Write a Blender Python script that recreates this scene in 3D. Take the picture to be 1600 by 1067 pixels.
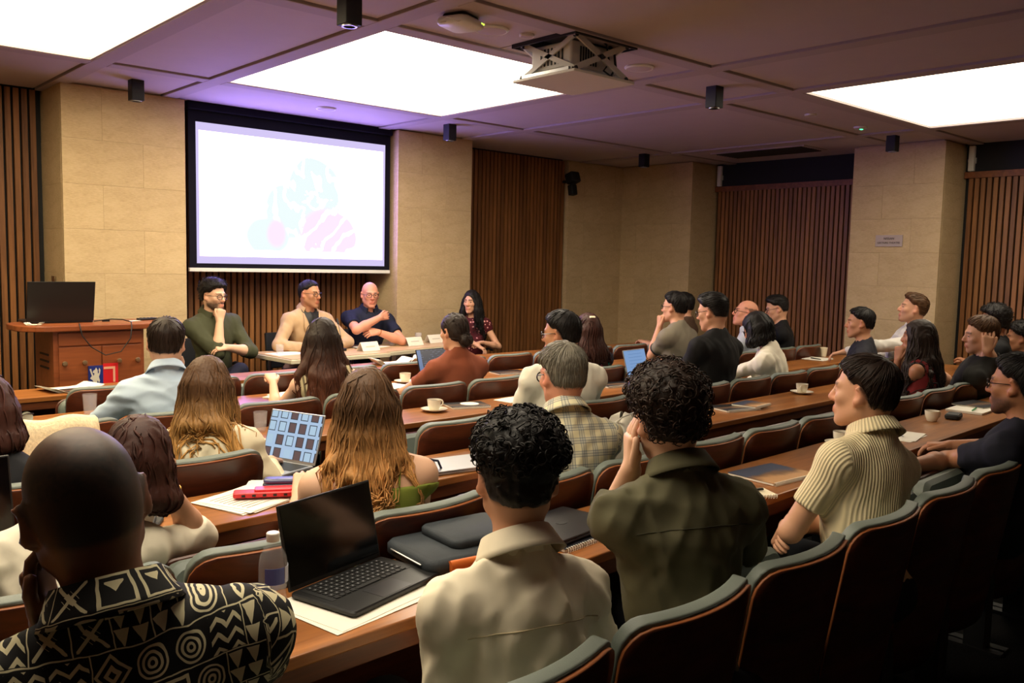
import bpy, math, random
import numpy as np
from mathutils import Matrix, Vector
random.seed(7); RNG = np.random.default_rng(11)
scene = bpy.context.scene
for o in list(bpy.data.objects): bpy.data.objects.remove(o, do_unlink=True)
COL = scene.collection
PI = math.pi
def rad(d): return d*PI/180

# ------------------------------------------------------------------ camera
cam_d = bpy.data.cameras.new('camera'); cam = bpy.data.objects.new('camera', cam_d); COL.objects.link(cam)
cam_d.sensor_width = 36.0; cam_d.lens = 30.52; cam_d.clip_start = 0.05; cam_d.clip_end = 60
YAW, PITCH, ROLL, EYE = rad(41.93), rad(5.18), rad(1.27), 1.58
fw = Vector((math.sin(YAW)*math.cos(PITCH), math.cos(YAW)*math.cos(PITCH), -math.sin(PITCH)))
rt = Vector((math.cos(YAW), -math.sin(YAW), 0)); up = rt.cross(fw)
rt2 = rt*math.cos(ROLL)+up*math.sin(ROLL); up2 = up*math.cos(ROLL)-rt*math.sin(ROLL)
cam.matrix_world = Matrix(((rt2.x, up2.x, -fw.x, 0), (rt2.y, up2.y, -fw.y, 0), (rt2.z, up2.z, -fw.z, EYE), (0, 0, 0, 1)))
scene.camera = cam
# ------------------------------------------------------------------ world, exposure
w = bpy.data.worlds.new('world'); scene.world = w; w.use_nodes = True
w.node_tree.nodes['Background'].inputs[0].default_value = (0.02, 0.02, 0.025, 1)
w.node_tree.nodes['Background'].inputs[1].default_value = 0.2
vs = scene.view_settings
vs.view_transform = 'Standard'; vs.look = 'None'; vs.gamma = 1.0; vs.use_curve_mapping = False
vs.exposure = 0.0
# emission of the three luminous ceiling panels, an added near one and the lit projection screen
PANEL_WARM = (1.0, 0.82, 0.52); PANEL_WHITE = (1.0, 0.87, 0.66)
PANEL_POWER = {'left': 10.0, 'centre': 11.0, 'right': 5.0, 'near': 7.5}
SCREEN_POWER = 1.0

# ------------------------------------------------------------------ materials
def s2l(c):
    return tuple(((x/255)/12.92 if x/255 <= 0.04045 else ((x/255+0.055)/1.055)**2.4) for x in c)
class NT:
    def __init__(s, m):
        m.use_nodes = True; s.t = m.node_tree; s.n = s.t.nodes; s.l = s.t.links; s.b = s.n['Principled BSDF']
    def node(s, typ, **kw):
        x = s.n.new(typ)
        for k, v in kw.items(): setattr(x, k, v)
        return x
    def link(s, a, b): s.l.new(a, b)
    def val(s, sock, v):
        if hasattr(v, 'is_output') or isinstance(v, bpy.types.NodeSocket): s.l.new(v, sock)
        else: sock.default_value = v
    def math(s, op, a, b=None, c=None):
        x = s.n.new('ShaderNodeMath'); x.operation = op
        s.val(x.inputs[0], a)
        if b is not None: s.val(x.inputs[1], b)
        if c is not None: s.val(x.inputs[2], c)
        return x.outputs[0]
    def mix(s, f, a, b):
        x = s.n.new('ShaderNodeMix'); x.data_type = 'RGBA'
        s.val(x.inputs[0], f); s.val(x.inputs[6], a); s.val(x.inputs[7], b)
        return x.outputs[2]
    def coord(s, which='Object', scale=(1, 1, 1), loc=(0, 0, 0), rot=(0, 0, 0)):
        tc = s.n.new('ShaderNodeTexCoord'); mp = s.n.new('ShaderNodeMapping')
        mp.inputs['Scale'].default_value = scale; mp.inputs['Location'].default_value = loc; mp.inputs['Rotation'].default_value = rot
        s.l.new(tc.outputs[which], mp.inputs[0]); return mp.outputs[0]
    def noise(s, vec, scale=5, detail=4, rough=0.5, dist=0):
        x = s.n.new('ShaderNodeTexNoise'); s.l.new(vec, x.inputs['Vector'])
        x.inputs['Scale'].default_value = scale; x.inputs['Detail'].default_value = detail
        x.inputs['Roughness'].default_value = rough; x.inputs['Distortion'].default_value = dist
        return x.outputs[0]
    def ramp(s, f, stops):
        x = s.n.new('ShaderNodeValToRGB'); s.l.new(f, x.inputs[0]); e = x.color_ramp.elements
        while len(e) < len(stops): e.new(0.5)
        for i, (p, c) in enumerate(stops): e[i].position = p; e[i].color = (*c, 1)
        return x.outputs[0]
    def bump(s, h, strength=0.3, dist=0.01):
        x = s.n.new('ShaderNodeBump'); s.l.new(h, x.inputs['Height'])
        x.inputs['Strength'].default_value = strength; x.inputs['Distance'].default_value = dist
        s.l.new(x.outputs[0], s.b.inputs['Normal'])
def mat(name, col, rough=0.5, metal=0, spec=0.5, var=0.0, vscale=20, bump=0, bscale=60, alpha=None):
    m = bpy.data.materials.new(name); t = NT(m); c = s2l(col)
    t.b.inputs['Base Color'].default_value = (*c, 1); t.b.inputs['Roughness'].default_value = rough
    t.b.inputs['Metallic'].default_value = metal; t.b.inputs['Specular IOR Level'].default_value = spec
    if var or bump:
        v = t.coord()
        if var:
            n = t.noise(v, vscale, 4)
            t.link(t.ramp(n, [(0.3, tuple(x*(1-var) for x in c)), (0.7, tuple(min(1, x*(1+var)) for x in c))]), t.b.inputs['Base Color'])
        if bump: t.bump(t.noise(v, bscale, 3), bump, 0.004)
    return m
def wood(name, dark, light, axis='X', scale=1.0, rough=0.4, rnd=0.25, spec=0.5):
    m = bpy.data.materials.new(name); t = NT(m)
    sc = {'X': (1.2, 16, 16), 'Z': (16, 16, 1.0), 'Y': (16, 1.2, 16)}[axis]
    oi = t.node('ShaderNodeObjectInfo')
    tc = t.node('ShaderNodeTexCoord'); mp = t.node('ShaderNodeMapping')
    mp.inputs['Scale'].default_value = tuple(x*scale for x in sc)
    va = t.node('ShaderNodeVectorMath', operation='SCALE'); va.inputs[0].default_value = (7.3, 3.1, 5.7); t.link(oi.outputs['Random'], va.inputs[3])
    ad = t.node('ShaderNodeVectorMath', operation='ADD'); t.link(tc.outputs['Object'], ad.inputs[0]); t.link(va.outputs[0], ad.inputs[1])
    t.link(ad.outputs[0], mp.inputs[0])
    n1 = t.noise(mp.outputs[0], 1.0, 5, 0.6, 0.6); n2 = t.noise(mp.outputs[0], 5.0, 3, 0.6, 0.2)
    f = t.math('ADD', t.math('MULTIPLY', n1, 0.75), t.math('MULTIPLY', n2, 0.25))
    c = t.ramp(f, [(0.33, s2l(dark)), (0.68, s2l(light))])
    k = t.math('ADD', t.math('MULTIPLY', oi.outputs['Random'], rnd), 1-rnd/2)
    sm = t.node('ShaderNodeVectorMath', operation='SCALE'); t.link(c, sm.inputs[0]); t.link(k, sm.inputs[3])
    t.link(sm.outputs[0], t.b.inputs['Base Color']); t.b.inputs['Roughness'].default_value = rough
    t.b.inputs['Specular IOR Level'].default_value = spec
    t.bump(n2, 0.08, 0.003)
    return m
def emis(name, col, strength):
    m = bpy.data.materials.new(name); t = NT(m)
    t.b.inputs['Base Color'].default_value = (0, 0, 0, 1); t.b.inputs['Specular IOR Level'].default_value = 0
    t.b.inputs['Emission Color'].default_value = (*col, 1); t.b.inputs['Emission Strength'].default_value = strength
    return m
def glassmat(name, col=(1, 1, 1), rough=0.02, ior=1.45):
    m = bpy.data.materials.new(name); t = NT(m)
    t.b.inputs['Base Color'].default_value = (*col, 1); t.b.inputs['Roughness'].default_value = rough
    t.b.inputs['Transmission Weight'].default_value = 1; t.b.inputs['IOR'].default_value = ior
    return m
def clearmat(name, col, alpha, rough=0.08):
    m = bpy.data.materials.new(name); t = NT(m); t.b.inputs['Base Color'].default_value = (*col, 1); t.b.inputs['Alpha'].default_value = alpha
    t.b.inputs['Roughness'].default_value = rough; t.b.inputs['Specular IOR Level'].default_value = 1.0; t.b.inputs['Coat Weight'].default_value = 0.6; return m
def stone_mat():
    m = bpy.data.materials.new('limestone'); t = NT(m); oi = t.node('ShaderNodeObjectInfo')
    v = t.coord('Object', (1, 1, 2.2)); n = t.noise(v, 7, 6, 0.6, 0.4); n2 = t.noise(t.coord('Object', (1, 1, 5)), 30, 4, 0.6)
    f = t.math('ADD', t.math('MULTIPLY', n, 0.45), t.math('MULTIPLY', n2, 0.55))
    c = t.ramp(f, [(0.3, s2l((182, 156, 118))), (0.55, s2l((203, 178, 138))), (0.75, s2l((212, 189, 150)))])
    k = t.math('ADD', t.math('MULTIPLY', oi.outputs['Random'], 0.09), 0.93)
    sm = t.node('ShaderNodeVectorMath', operation='SCALE'); t.link(c, sm.inputs[0]); t.link(k, sm.inputs[3])
    t.link(sm.outputs[0], t.b.inputs['Base Color']); t.b.inputs['Roughness'].default_value = 0.85
    t.b.inputs['Specular IOR Level'].default_value = 0.2
    t.bump(n2, 0.10, 0.003); return m
def carpet_mat():
    m = bpy.data.materials.new('charcoal_carpet'); t = NT(m); v = t.coord()
    n = t.noise(v, 160, 3); t.link(t.ramp(n, [(0.35, s2l((14, 14, 15))), (0.7, s2l((34, 33, 32)))]), t.b.inputs['Base Color'])
    t.b.inputs['Roughness'].default_value = 0.95; t.b.inputs['Specular IOR Level'].default_value = 0.1; t.bump(n, 0.5, 0.004); return m
def attr_mat(name, rough, spec, bump=0.0, bscale=150, sheen=0.0):
    m = bpy.data.materials.new(name); t = NT(m)
    a = t.node('ShaderNodeAttribute', attribute_name='Col'); t.link(a.outputs['Color'], t.b.inputs['Base Color'])
    t.b.inputs['Roughness'].default_value = rough; t.b.inputs['Specular IOR Level'].default_value = spec
    if bump: t.bump(t.noise(t.coord(), bscale, 3), bump, 0.002)
    return m
M = dict(
 stone=stone_mat(), carpet=carpet_mat(),
 slat=wood('oak_slat', (104, 64, 33), (160, 106, 58), 'Z', 1.0, 0.5, 0.3),
 slat_rail=wood('oak_rail', (96, 50, 24), (140, 82, 42), 'X', 1.0, 0.5, 0.1),
 desk=wood('walnut_desktop', (116, 66, 28), (172, 110, 54), 'X', 1.0, 0.32, 0.08),
 panelw=wood('walnut_panel', (70, 34, 16), (112, 60, 30), 'X', 1.0, 0.4, 0.1),
 shell=wood('dark_plywood', (52, 22, 11), (92, 42, 22), 'X', 1.1, 0.36, 0.2),
 ply_edge=mat('plywood_edge', (150, 86, 44), 0.5),
 pad=mat('grey_green_upholstery', (104, 112, 104), 0.55, var=0.06, vscale=8, bump=0.1, bscale=300),
 lectern=wood('cherry_veneer', (112, 56, 28), (152, 84, 46), 'X', 0.8, 0.35, 0.06),
 plaster=mat('ceiling_plaster', (186, 172, 172), 0.8, var=0.02, vscale=6),
 rib=mat('ceiling_rib_plaster', (172, 158, 158), 0.8),
 wallp=mat('side_wall_plaster', (120, 96, 70), 0.8, var=0.05, vscale=3),
 black=mat('matte_black', (14, 14, 16), 0.6), blackm=mat('black_metal', (18, 18, 20), 0.4, 0.3),
 navyblack=mat('black_screen_cloth', (12, 11, 26), 0.8, spec=0.2),
 dark_band=mat('dark_blind_band', (20, 21, 28), 0.8),
 white=mat('white_plastic', (226, 224, 218), 0.4), whitem=mat('white_painted_steel', (210, 206, 198), 0.4),
 china=mat('white_china', (236, 228, 208), 0.2), paper=mat('white_paper', (232, 226, 212), 0.8, var=0.02),
 paper_warm=mat('cream_paper', (240, 228, 196), 0.8),
 steel=mat('brushed_steel', (170, 170, 170), 0.3, 1.0), brass=mat('dull_brass_knob', (160, 140, 110), 0.35, 0.9),
 silver=mat('silver_aluminium', (176, 176, 178), 0.35, 0.8), graphite=mat('graphite_aluminium', (52, 52, 56), 0.38, 0.6),
 lapblack=mat('black_laptop_shell', (10, 10, 11), 0.45), key=mat('black_key', (18, 18, 19), 0.5), keyleg=mat('key_legend_grey', (150, 150, 155), 0.5),
 screen_off=mat('dark_glossy_screen', (5, 5, 6), 0.12), glass=clearmat('clear_glass', (0.85, 0.85, 0.88), 0.13, 0.05), water=clearmat('water', (0.75, 0.75, 0.78), 0.10, 0.02),
 pet=clearmat('clear_bottle_plastic', (0.85, 0.86, 0.9), 0.13), bottle_water=clearmat('bottle_water', (0.8, 0.75, 0.68), 0.10, 0.03),
 coffee=mat('coffee', (50, 26, 12), 0.15), navy=mat('navy_cloth', (26, 30, 56), 0.7, bump=0.2, bscale=200),
 red=mat('red_plastic', (206, 34, 40), 0.4), orange=mat('orange_leather', (204, 104, 40), 0.5),
 bagcloth=mat('dark_slate_fabric', (44, 50, 56), 0.75, bump=0.3, bscale=400, var=0.1), gold=mat('gold', (212, 160, 70), 0.25, 1.0),
 blue=mat('royal_blue_print', (24, 40, 120), 0.5), logored=mat('red_print', (206, 24, 30), 0.5),
 skin=attr_mat('skin', 0.5, 0.35), hair=attr_mat('hair_strands', 0.55, 0.28, 0.35, 420),
 eye_white=mat('eye_white', (150, 136, 126), 0.3), iris=mat('dark_iris', (30, 18, 12), 0.15),
 spect=mat('dark_spectacle_frame', (16, 15, 16), 0.3), lens=glassmat('spectacle_lens', ior=1.02),
 shoe=mat('black_shoe', (16, 15, 14), 0.4), teal=mat('teal_card', (30, 96, 96), 0.6), green=mat('green_pen', (30, 160, 90), 0.4),
 crochet=mat('cream_crochet', (224, 208, 172), 0.9, bump=1.0, bscale=90, var=0.15, vscale=90),
 tablelam=mat('pale_laminate', (190, 158, 116), 0.35, var=0.05, vscale=5), table_edge=mat('cream_table_edge', (206, 196, 170), 0.5),
 chair_black=mat('black_chair_fabric', (20, 22, 30), 0.8), led=emis('green_led', (0.1, 1.0, 0.4), 2.0), ledy=emis('yellow_green_led', (0.7, 1.0, 0.1), 1.5),
)
# ------------------------------------------------------------------ mesh builder
def V(*a): return np.array(a, float)
def unit(v): v = np.asarray(v, float); n = np.linalg.norm(v); return v/n if n > 1e-9 else v
def rz(deg): c, s = math.cos(rad(deg)), math.sin(rad(deg)); return np.array([[c, -s, 0], [s, c, 0], [0, 0, 1.]])
def rx(deg): c, s = math.cos(rad(deg)), math.sin(rad(deg)); return np.array([[1., 0, 0], [0, c, -s], [0, s, c]])
def ry(deg): c, s = math.cos(rad(deg)), math.sin(rad(deg)); return np.array([[c, 0, s], [0, 1., 0], [-s, 0, c]])
def link(o, parent=None):
    COL.objects.link(o)
    if parent is not None: o.parent = parent
    return o
def empty(name, loc=(0, 0, 0), yaw=0, parent=None):
    o = bpy.data.objects.new(name, None); o.empty_display_size = 0.1
    o.location = loc; o.rotation_euler = (0, 0, rad(yaw)); return link(o, parent)
def tag(o, label=None, cat=None, group=None, kind=None):
    if label: o['label'] = label
    if cat: o['category'] = cat
    if group: o['group'] = group
    if kind: o['kind'] = kind
    return o
class MB:
    def __init__(s): s.v = []; s.f = []; s.mi = []; s.cur = 0
    def add(s, verts, faces):
        b = len(s.v); s.v += [tuple(map(float, p)) for p in verts]
        for f in faces: s.f.append(tuple(i+b for i in f)); s.mi.append(s.cur)
        return s
    def box(s, lo, hi, R=None, c=None):
        x0, y0, z0 = lo; x1, y1, z1 = hi
        p = np.array([(x0, y0, z0), (x1, y0, z0), (x1, y1, z0), (x0, y1, z0), (x0, y0, z1), (x1, y0, z1), (x1, y1, z1), (x0, y1, z1)], float)
        if R is not None: c = np.zeros(3) if c is None else np.asarray(c, float); p = (p-c)@np.asarray(R).T+c
        return s.add(p, [(0, 3, 2, 1), (4, 5, 6, 7), (0, 1, 5, 4), (1, 2, 6, 5), (2, 3, 7, 6), (3, 0, 4, 7)])
    def cbox(s, c, size, R=None):
        c = np.asarray(c, float); h = np.asarray(size, float)/2
        p = np.array([(x, y, z) for z in (-1, 1) for x, y in ((-1, -1), (1, -1), (1, 1), (-1, 1))], float)*h
        if R is not None: p = p@np.asarray(R).T
        return s.add(p+c, [(0, 3, 2, 1), (4, 5, 6, 7), (0, 1, 5, 4), (1, 2, 6, 5), (2, 3, 7, 6), (3, 0, 4, 7)])
    def rbox(s, c, size, r, R=None, n=3):
        """box with rounded vertical edges and a small top/bottom chamfer"""
        w, d, h = [x/2 for x in size]; ch = min(r*0.4, h*0.5)
        def ring(ins):
            out = []
            for cx, cy, a0 in ((w-r, d-r, 0), (-w+r, d-r, 90), (-w+r, -d+r, 180), (w-r, -d+r, 270)):
                for k in range(n+1):
                    a = rad(a0+90*k/n); out.append((cx+(r-ins)*math.cos(a), cy+(r-ins)*math.sin(a)))
            return out
        rings = []
        for z, ins in ((-h, ch), (-h+ch, 0), (h-ch, 0), (h, ch)): rings.append([(x, y, z) for x, y in ring(ins)])
        m = len(rings[0]); pts = np.array([p for q in rings for p in q])
        if R is not None: pts = pts@np.asarray(R).T
        fs = [tuple(range(m-1, -1, -1)), tuple(range(3*m, 4*m))]
        for k in range(3):
            for i in range(m): fs.append((k*m+i, k*m+(i+1) % m, (k+1)*m+(i+1) % m, (k+1)*m+i))
        return s.add(pts+np.asarray(c, float), fs)
    def tube(s, pts, r, sides=8, caps=True, flat=1.0, refn=None):
        pts = [np.asarray(p, float) for p in pts]; n = len(pts)
        rr = [r]*n if np.isscalar(r) else list(r); vs_ = []
        T = [unit(pts[min(i+1, n-1)]-pts[max(i-1, 0)]) for i in range(n)]
        ref = np.asarray(refn, float) if refn is not None else (V(0, 0, 1) if abs(T[0][2]) < 0.9 else V(1, 0, 0))
        nn = unit(np.cross(T[0], np.cross(ref, T[0])))
        for i in range(n):
            nn = unit(nn-T[i]*(nn@T[i])); bb = np.cross(T[i], nn)
            for k in range(sides):
                a = 2*PI*k/sides; vs_.append(pts[i]+nn*math.cos(a)*rr[i]*flat+bb*math.sin(a)*rr[i])
        fs = [(i*sides+k, i*sides+(k+1) % sides, (i+1)*sides+(k+1) % sides, (i+1)*sides+k) for i in range(n-1) for k in range(sides)]
        if caps: fs += [tuple(range(sides-1, -1, -1)), tuple(range((n-1)*sides, n*sides))]
        return s.add(vs_, fs)
    def lathe(s, prof, segs=20, c=(0, 0, 0), capb=True, capt=True, R=None):
        vs_ = []
        for r, z in prof:
            for k in range(segs):
                a = 2*PI*k/segs; vs_.append((r*math.cos(a), r*math.sin(a), z))
        vs_ = np.array(vs_)
        if R is not None: vs_ = vs_@np.asarray(R).T
        n = len(prof)
        fs = [(i*segs+k, i*segs+(k+1) % segs, (i+1)*segs+(k+1) % segs, (i+1)*segs+k) for i in range(n-1) for k in range(segs)]
        if capb: fs.append(tuple(range(segs-1, -1, -1)))
        if capt: fs.append(tuple(range((n-1)*segs, n*segs)))
        return s.add(vs_+np.asarray(c, float), fs)
    def prism(s, poly, z0, z1, R=None, c=(0, 0, 0)):
        m = len(poly); p = np.array([(x, y, z) for z in (z0, z1) for x, y in poly], float)
        if R is not None: p = p@np.asarray(R).T
        return s.add(p+np.asarray(c, float), [tuple(range(m-1, -1, -1)), tuple(range(m, 2*m))]+[(i, (i+1) % m, m+(i+1) % m, m+i) for i in range(m)])
    def grid(s, P, closed_u=False, flip=False):
        P = np.asarray(P, float); a, b, _ = P.shape; fs = []
        for i in range(a-(0 if closed_u else 1)):
            for j in range(b-1):
                q = (i*b+j, ((i+1) % a)*b+j, ((i+1) % a)*b+j+1, i*b+j+1); fs.append(q[::-1] if flip else q)
        return s.add(P.reshape(-1, 3), fs)
    def mesh(s, name, mats, smooth=None):
        me = bpy.data.meshes.new(name); me.from_pydata(s.v, [], s.f)
        for m in (mats if isinstance(mats, (list, tuple)) else [mats]): me.materials.append(m)
        if any(s.mi): me.polygons.foreach_set('material_index', s.mi)
        if smooth:
            me.polygons.foreach_set('use_smooth', [True]*len(me.polygons)); me.set_sharp_from_angle(angle=rad(smooth))
        me.update(); return me
    def build(s, name, mats, parent=None, loc=(0, 0, 0), yaw=0, smooth=None, bevel=0, solid=0):
        o = bpy.data.objects.new(name, s.mesh(name, mats, smooth)); o.location = loc; o.rotation_euler = (0, 0, rad(yaw))
        link(o, parent)
        if solid:
            md = o.modifiers.new('solid', 'SOLIDIFY'); md.thickness = solid; md.offset = 0
        if bevel:
            md = o.modifiers.new('bevel', 'BEVEL'); md.width = bevel; md.segments = 2; md.limit_method = 'ANGLE'
        return o
def inst(name, me, parent=None, loc=(0, 0, 0), rot=(0, 0, 0), scale=None):
    o = bpy.data.objects.new(name, me); o.location = loc; o.rotation_euler = rot
    if scale: o.scale = scale
    return link(o, parent)
def copy_tree(o, parent=None):
    c = o.copy(); COL.objects.link(c); c.parent = parent
    for ch in list(o.children): copy_tree(ch, c)
    return c
# ================================================================== THE ROOM
ZC = 2.90                      # underside of the ceiling ribs
YP, YR = 7.50, 8.05            # front pillar faces / recess behind them
XP, XR = 9.15, 9.66            # right pillar faces / recess behind them
def struct(o): o['kind'] = 'structure'; return o
struct(MB().box((-2.6, -2.3, -0.1), (9.9, 8.4, 0)).build('floor', M['carpet']))
struct(MB().box((-2.7, -2.3, 0), (-2.6, 8.4, 3.1)).build('wall_left', M['wallp']))
struct(MB().box((-2.7, -2.4, 0), (9.9, -2.3, 3.1)).build('wall_back', M['wallp']))
front = struct(MB().box((-2.6, YR+0.06, 0), (9.9, YR+0.2, 3.1)).build('wall_front', M['black']))
right = struct(MB().box((XR+0.06, -2.3, 0), (XR+0.2, YR+0.06, 3.1)).build('wall_right', M['black']))
stone_meshes = {}
def stones(parent, axis, u0, u1, face, depth_dir, z1=ZC, seed=0):
    """one face of a stone pier: courses of separate blocks; axis 'x': face lies in the plane y=face"""
    r = random.Random(seed); z = 0.0; k = 0
    while z < z1-0.02:
        h = min(0.355, z1-z); 
        if z1-(z+h) < 0.12: h = z1-z
        u = u0; off = (0.30 if k % 2 else 0.62) if (u1-u0) > 0.7 else 9
        cuts = [u0]+([u0+off] if u0+off < u1-0.1 else [])+([u0+off+0.6] if u0+off+0.6 < u1-0.1 else [])+[u1]
        for a, b in zip(cuts[:-1], cuts[1:]):
            j = 0.0005; t = 0.03
            w_ = round(b-a-2*j, 4); hh = round(h-2*j, 4); key = (axis, w_, hh)
            if key not in stone_meshes:
                mb = MB(); c = 0.0007
                x0, x1_, y0, y1_ = -w_/2, w_/2, -hh/2, hh/2
                vs_ = [(x0, 0, y0), (x1_, 0, y0), (x1_, 0, y1_), (x0, 0, y1_), (x0, t-c, y0), (x1_, t-c, y0), (x1_, t-c, y1_), (x0, t-c, y1_),
                       (x0+c, t, y0+c), (x1_-c, t, y0+c), (x1_-c, t, y1_-c), (x0+c, t, y1_-c)]
                fs = [(0, 1, 2, 3), (8, 11, 10, 9)]+[(i, 4+i, 4+(i+1) % 4, (i+1) % 4) for i in range(4)]+[(4+i, 8+i, 8+(i+1) % 4, 4+(i+1) % 4) for i in range(4)]
                mb.add(vs_, fs); stone_meshes[key] = mb.mesh('stone', M['stone'])
            prd = r.uniform(0, 0.0015)
            if axis == 'x':
                o = inst('stone', stone_meshes[key], parent, ((a+b)/2, face+depth_dir*(-0.03+prd), z+h/2), (0, 0, 0 if depth_dir > 0 else PI))
            else:
                o = inst('stone', stone_meshes[key], parent, (face+depth_dir*(-0.03+prd), (a+b)/2, z+h/2), (0, 0, -PI/2 if depth_dir > 0 else PI/2))
        z += h; k += 1
# front wall piers (face towards the seats = -Y)
front_piers = [(1.96, 2.93), (5.12, 6.09), (-1.4, -0.45)]
core = MB()
for a, b in front_piers: core.box((a+0.028, YP+0.028, 0), (b-0.028, YR+0.1, 3.0))
core.box((8.10, YR-0.03, 0), (XP+0.6, YR+0.1, 3.0))
struct(core.build('trim_1', M['stone']))
for i, (a, b) in enumerate(front_piers):
    stones(front, 'x', a, b, YP, -1, seed=i)
    stones(front, 'y', YP+0.03, YR+0.05, a, -1, seed=i+9)
    stones(front, 'y', YP+0.03, YR+0.05, b, 1, seed=i+19)
stones(front, 'x', 8.10, XP+0.03, YR-0.06, -1, seed=5)
# right wall piers (face towards -X)
right_piers = [(6.82, YR+0.03), (3.72, 4.68), (0.62, 1.58), (-2.2, -1.5)]
core = MB()
for a, b in right_piers: core.box((XP+0.028, a+0.028, 0), (XR+0.1, b-0.028, 3.0))
struct(core.build('trim_2', M['stone']))
for i, (a, b) in enumerate(right_piers):
    stones(right, 'y', a, min(b, YR-0.05), XP, -1, seed=30+i)
    stones(right, 'x', XP+0.03, XR+0.05, a, -1, seed=40+i)
    if i: stones(right, 'x', XP+0.03, XR+0.05, b, 1, seed=50+i)
# oak slats
def slats(parent, axis, u0, u1, face, z0, z1, pitch=0.0605, w_=0.041):
    mb = MB().box((-w_/2, 0, 0), (w_/2, 0.035, z1-z0)); me = mb.mesh('slat', M['slat'])
    n = int((u1-u0)/pitch); s0 = u0+((u1-u0)-n*pitch)/2+pitch/2
    for k in range(n):
        u = s0+k*pitch
        if axis == 'x': inst('slat', me, parent, (u, face, z0))
        else: inst('slat', me, parent, (face, u, z0), (0, 0, -PI/2))
slats(front, 'x', -0.45, 1.93, YR-0.01, 0.0, ZC)
slats(front, 'x', 2.96, 5.09, YR-0.01, 0.0, ZC)
slats(front, 'x', 6.12, 8.10, YR-0.01, 0.0, ZC)
for a, b in ((4.71, 6.79), (1.61, 3.69)):
    slats(right, 'y', a, b, XR-0.01, 0.0, 2.56)
    m = MB().box((XR-0.03, a-0.02, 2.56), (XR+0.06, b+0.02, 2.625)); m.build('top_rail', M['slat_rail'], right)
    m = MB().box((XR+0.0, a-0.02, 2.625), (XR+0.06, b+0.02, ZC+0.02)); m.build('blind_band', M['dark_band'], right)
    c = empty('blind_bracket', (XR-0.03, b-0.045, 2.62))
    MB().rbox((0, 0, 0.14), (0.05, 0.06, 0.26), 0.012).build('bracket_plate', M['white'], c)
    MB().lathe([(0.03, -0.035), (0.034, -0.02), (0.034, 0.02), (0.03, 0.035)], 14, (0.02, 0, 0.12), R=rx(90)).build('roller_end', M['white'], c)
    tag(c, 'white roller blind bracket high on the right wall, '+('in the far corner bay' if a > 4 else 'beside the pier with the sign'), 'blind bracket')
# ---------------------------------------------------------------- ceiling
XL = [(-1.2-2.0, -1.2), (-0.15, 1.91), (2.87, 4.92), (6.08, 8.32)]
YL = [(-1.75, 0.42), (1.36, 3.55), (4.36, 6.52)]
XB = [(-2.6, -1.2), (-0.15, 1.91), (2.87, 4.92), (6.08, 8.32)]
ceil = struct(MB().box((-2.7, -2.4, 2.99), (9.9, 8.4, 3.12)).build('ceiling', M['plaster']))
RW = 0.13
def rib(lo, hi): MB().box((*lo, ZC), (*hi, 2.995)).build('rib', M['rib'], ceil, bevel=0.004)
for (a, b) in XB:
    for e in ((a-RW, a), (b, b+RW)):
        if e[0] < -2.6 or e[1] > 9.66: continue
        rib((e[0], -2.3), (e[1], YR))
xs_free = [(-2.6, -1.2), (-1.07, -0.28), (-0.15, 1.91), (2.04, 2.74), (2.87, 4.92), (5.05, 5.95), (6.08, 8.32), (8.45, XR)]
for (a, b) in YL:
    for e in ((a-RW, a), (b, b+RW)):
        for (u, v) in xs_free: rib((u, e[0]), (v, e[1]))
ys_free = [(-2.3, -1.88), (-1.75, 0.42), (0.55, 1.23), (1.36, 3.55), (3.68, 4.23), (4.36, 6.52), (6.65, YR)]
LIGHTS = {(2, 5): 'left', (4, 5): 'centre', (6, 3): 'right', (2, 3): 'near'}  # near panel is added, out of view, to brighten the closest seats
HOLE = (3.64, 4.16, 3.57, 4.09)
for i, (a, b) in enumerate(xs_free):
    for j, (c, d) in enumerate(ys_free):
        if (i, j) in LIGHTS: continue
        if i == 4 and j == 4:      # strip with the projector hatch
            for lo, hi in (((a, c), (HOLE[0], d)), ((HOLE[1], c), (b, d)), ((HOLE[0], HOLE[3]), (HOLE[1], d))):
                MB().box((lo[0]+0.006, lo[1]+0.006, 2.914), (hi[0]-0.006, hi[1]-0.006, 2.955)).build('ceiling_panel', M['plaster'], ceil)
            continue
        MB().box((a+0.012, c+0.012, 2.914), (b-0.012, d-0.012, 2.955)).build('ceiling_panel', M['plaster'], ceil, bevel=0.003)
lw = {'left': 'warm white luminous ceiling panel at the upper left, above the lectern side', 'centre': 'bright white luminous ceiling panel in front of the projection screen', 'right': 'bright luminous ceiling panel over the right hand seats', 'near': 'added luminous ceiling panel overhead of the nearest seats, above the frame'}
def ceiling_light(key, i, j, names={2: (-0.15, 1.91), 4: (2.87, 4.92), 6: (6.08, 8.32)}):
    (a, b), (c, d) = xs_free[i], ys_free[j]
    t = empty('ceiling_light', ((a+b)/2, (c+d)/2, 2.90)); x, y = (b-a)/2, (d-c)/2
    fr = MB()
    for lo, hi in (((-x, -y), (x, -y+0.018)), ((-x, y-0.018), (x, y)), ((-x, -y+0.018), (-x+0.018, y-0.018)), ((x-0.018, -y+0.018), (x, y-0.018))):
        fr.box((lo[0], lo[1], 0.004), (hi[0], hi[1], 0.05))
    fr.build('frame', M['rib'], t)
    m = emis('luminous_panel_'+key, PANEL_WARM if key == 'left' else PANEL_WHITE, PANEL_POWER[key])
    MB().box((-x+0.018, -y+0.018, 0.022), (x-0.018, y-0.018, 0.03)).build('diffuser', m, t)
    tag(t, lw[key], 'ceiling light', 'luminous ceiling panels')
for (i, j), key in LIGHTS.items(): ceiling_light(key, i, j)
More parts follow.
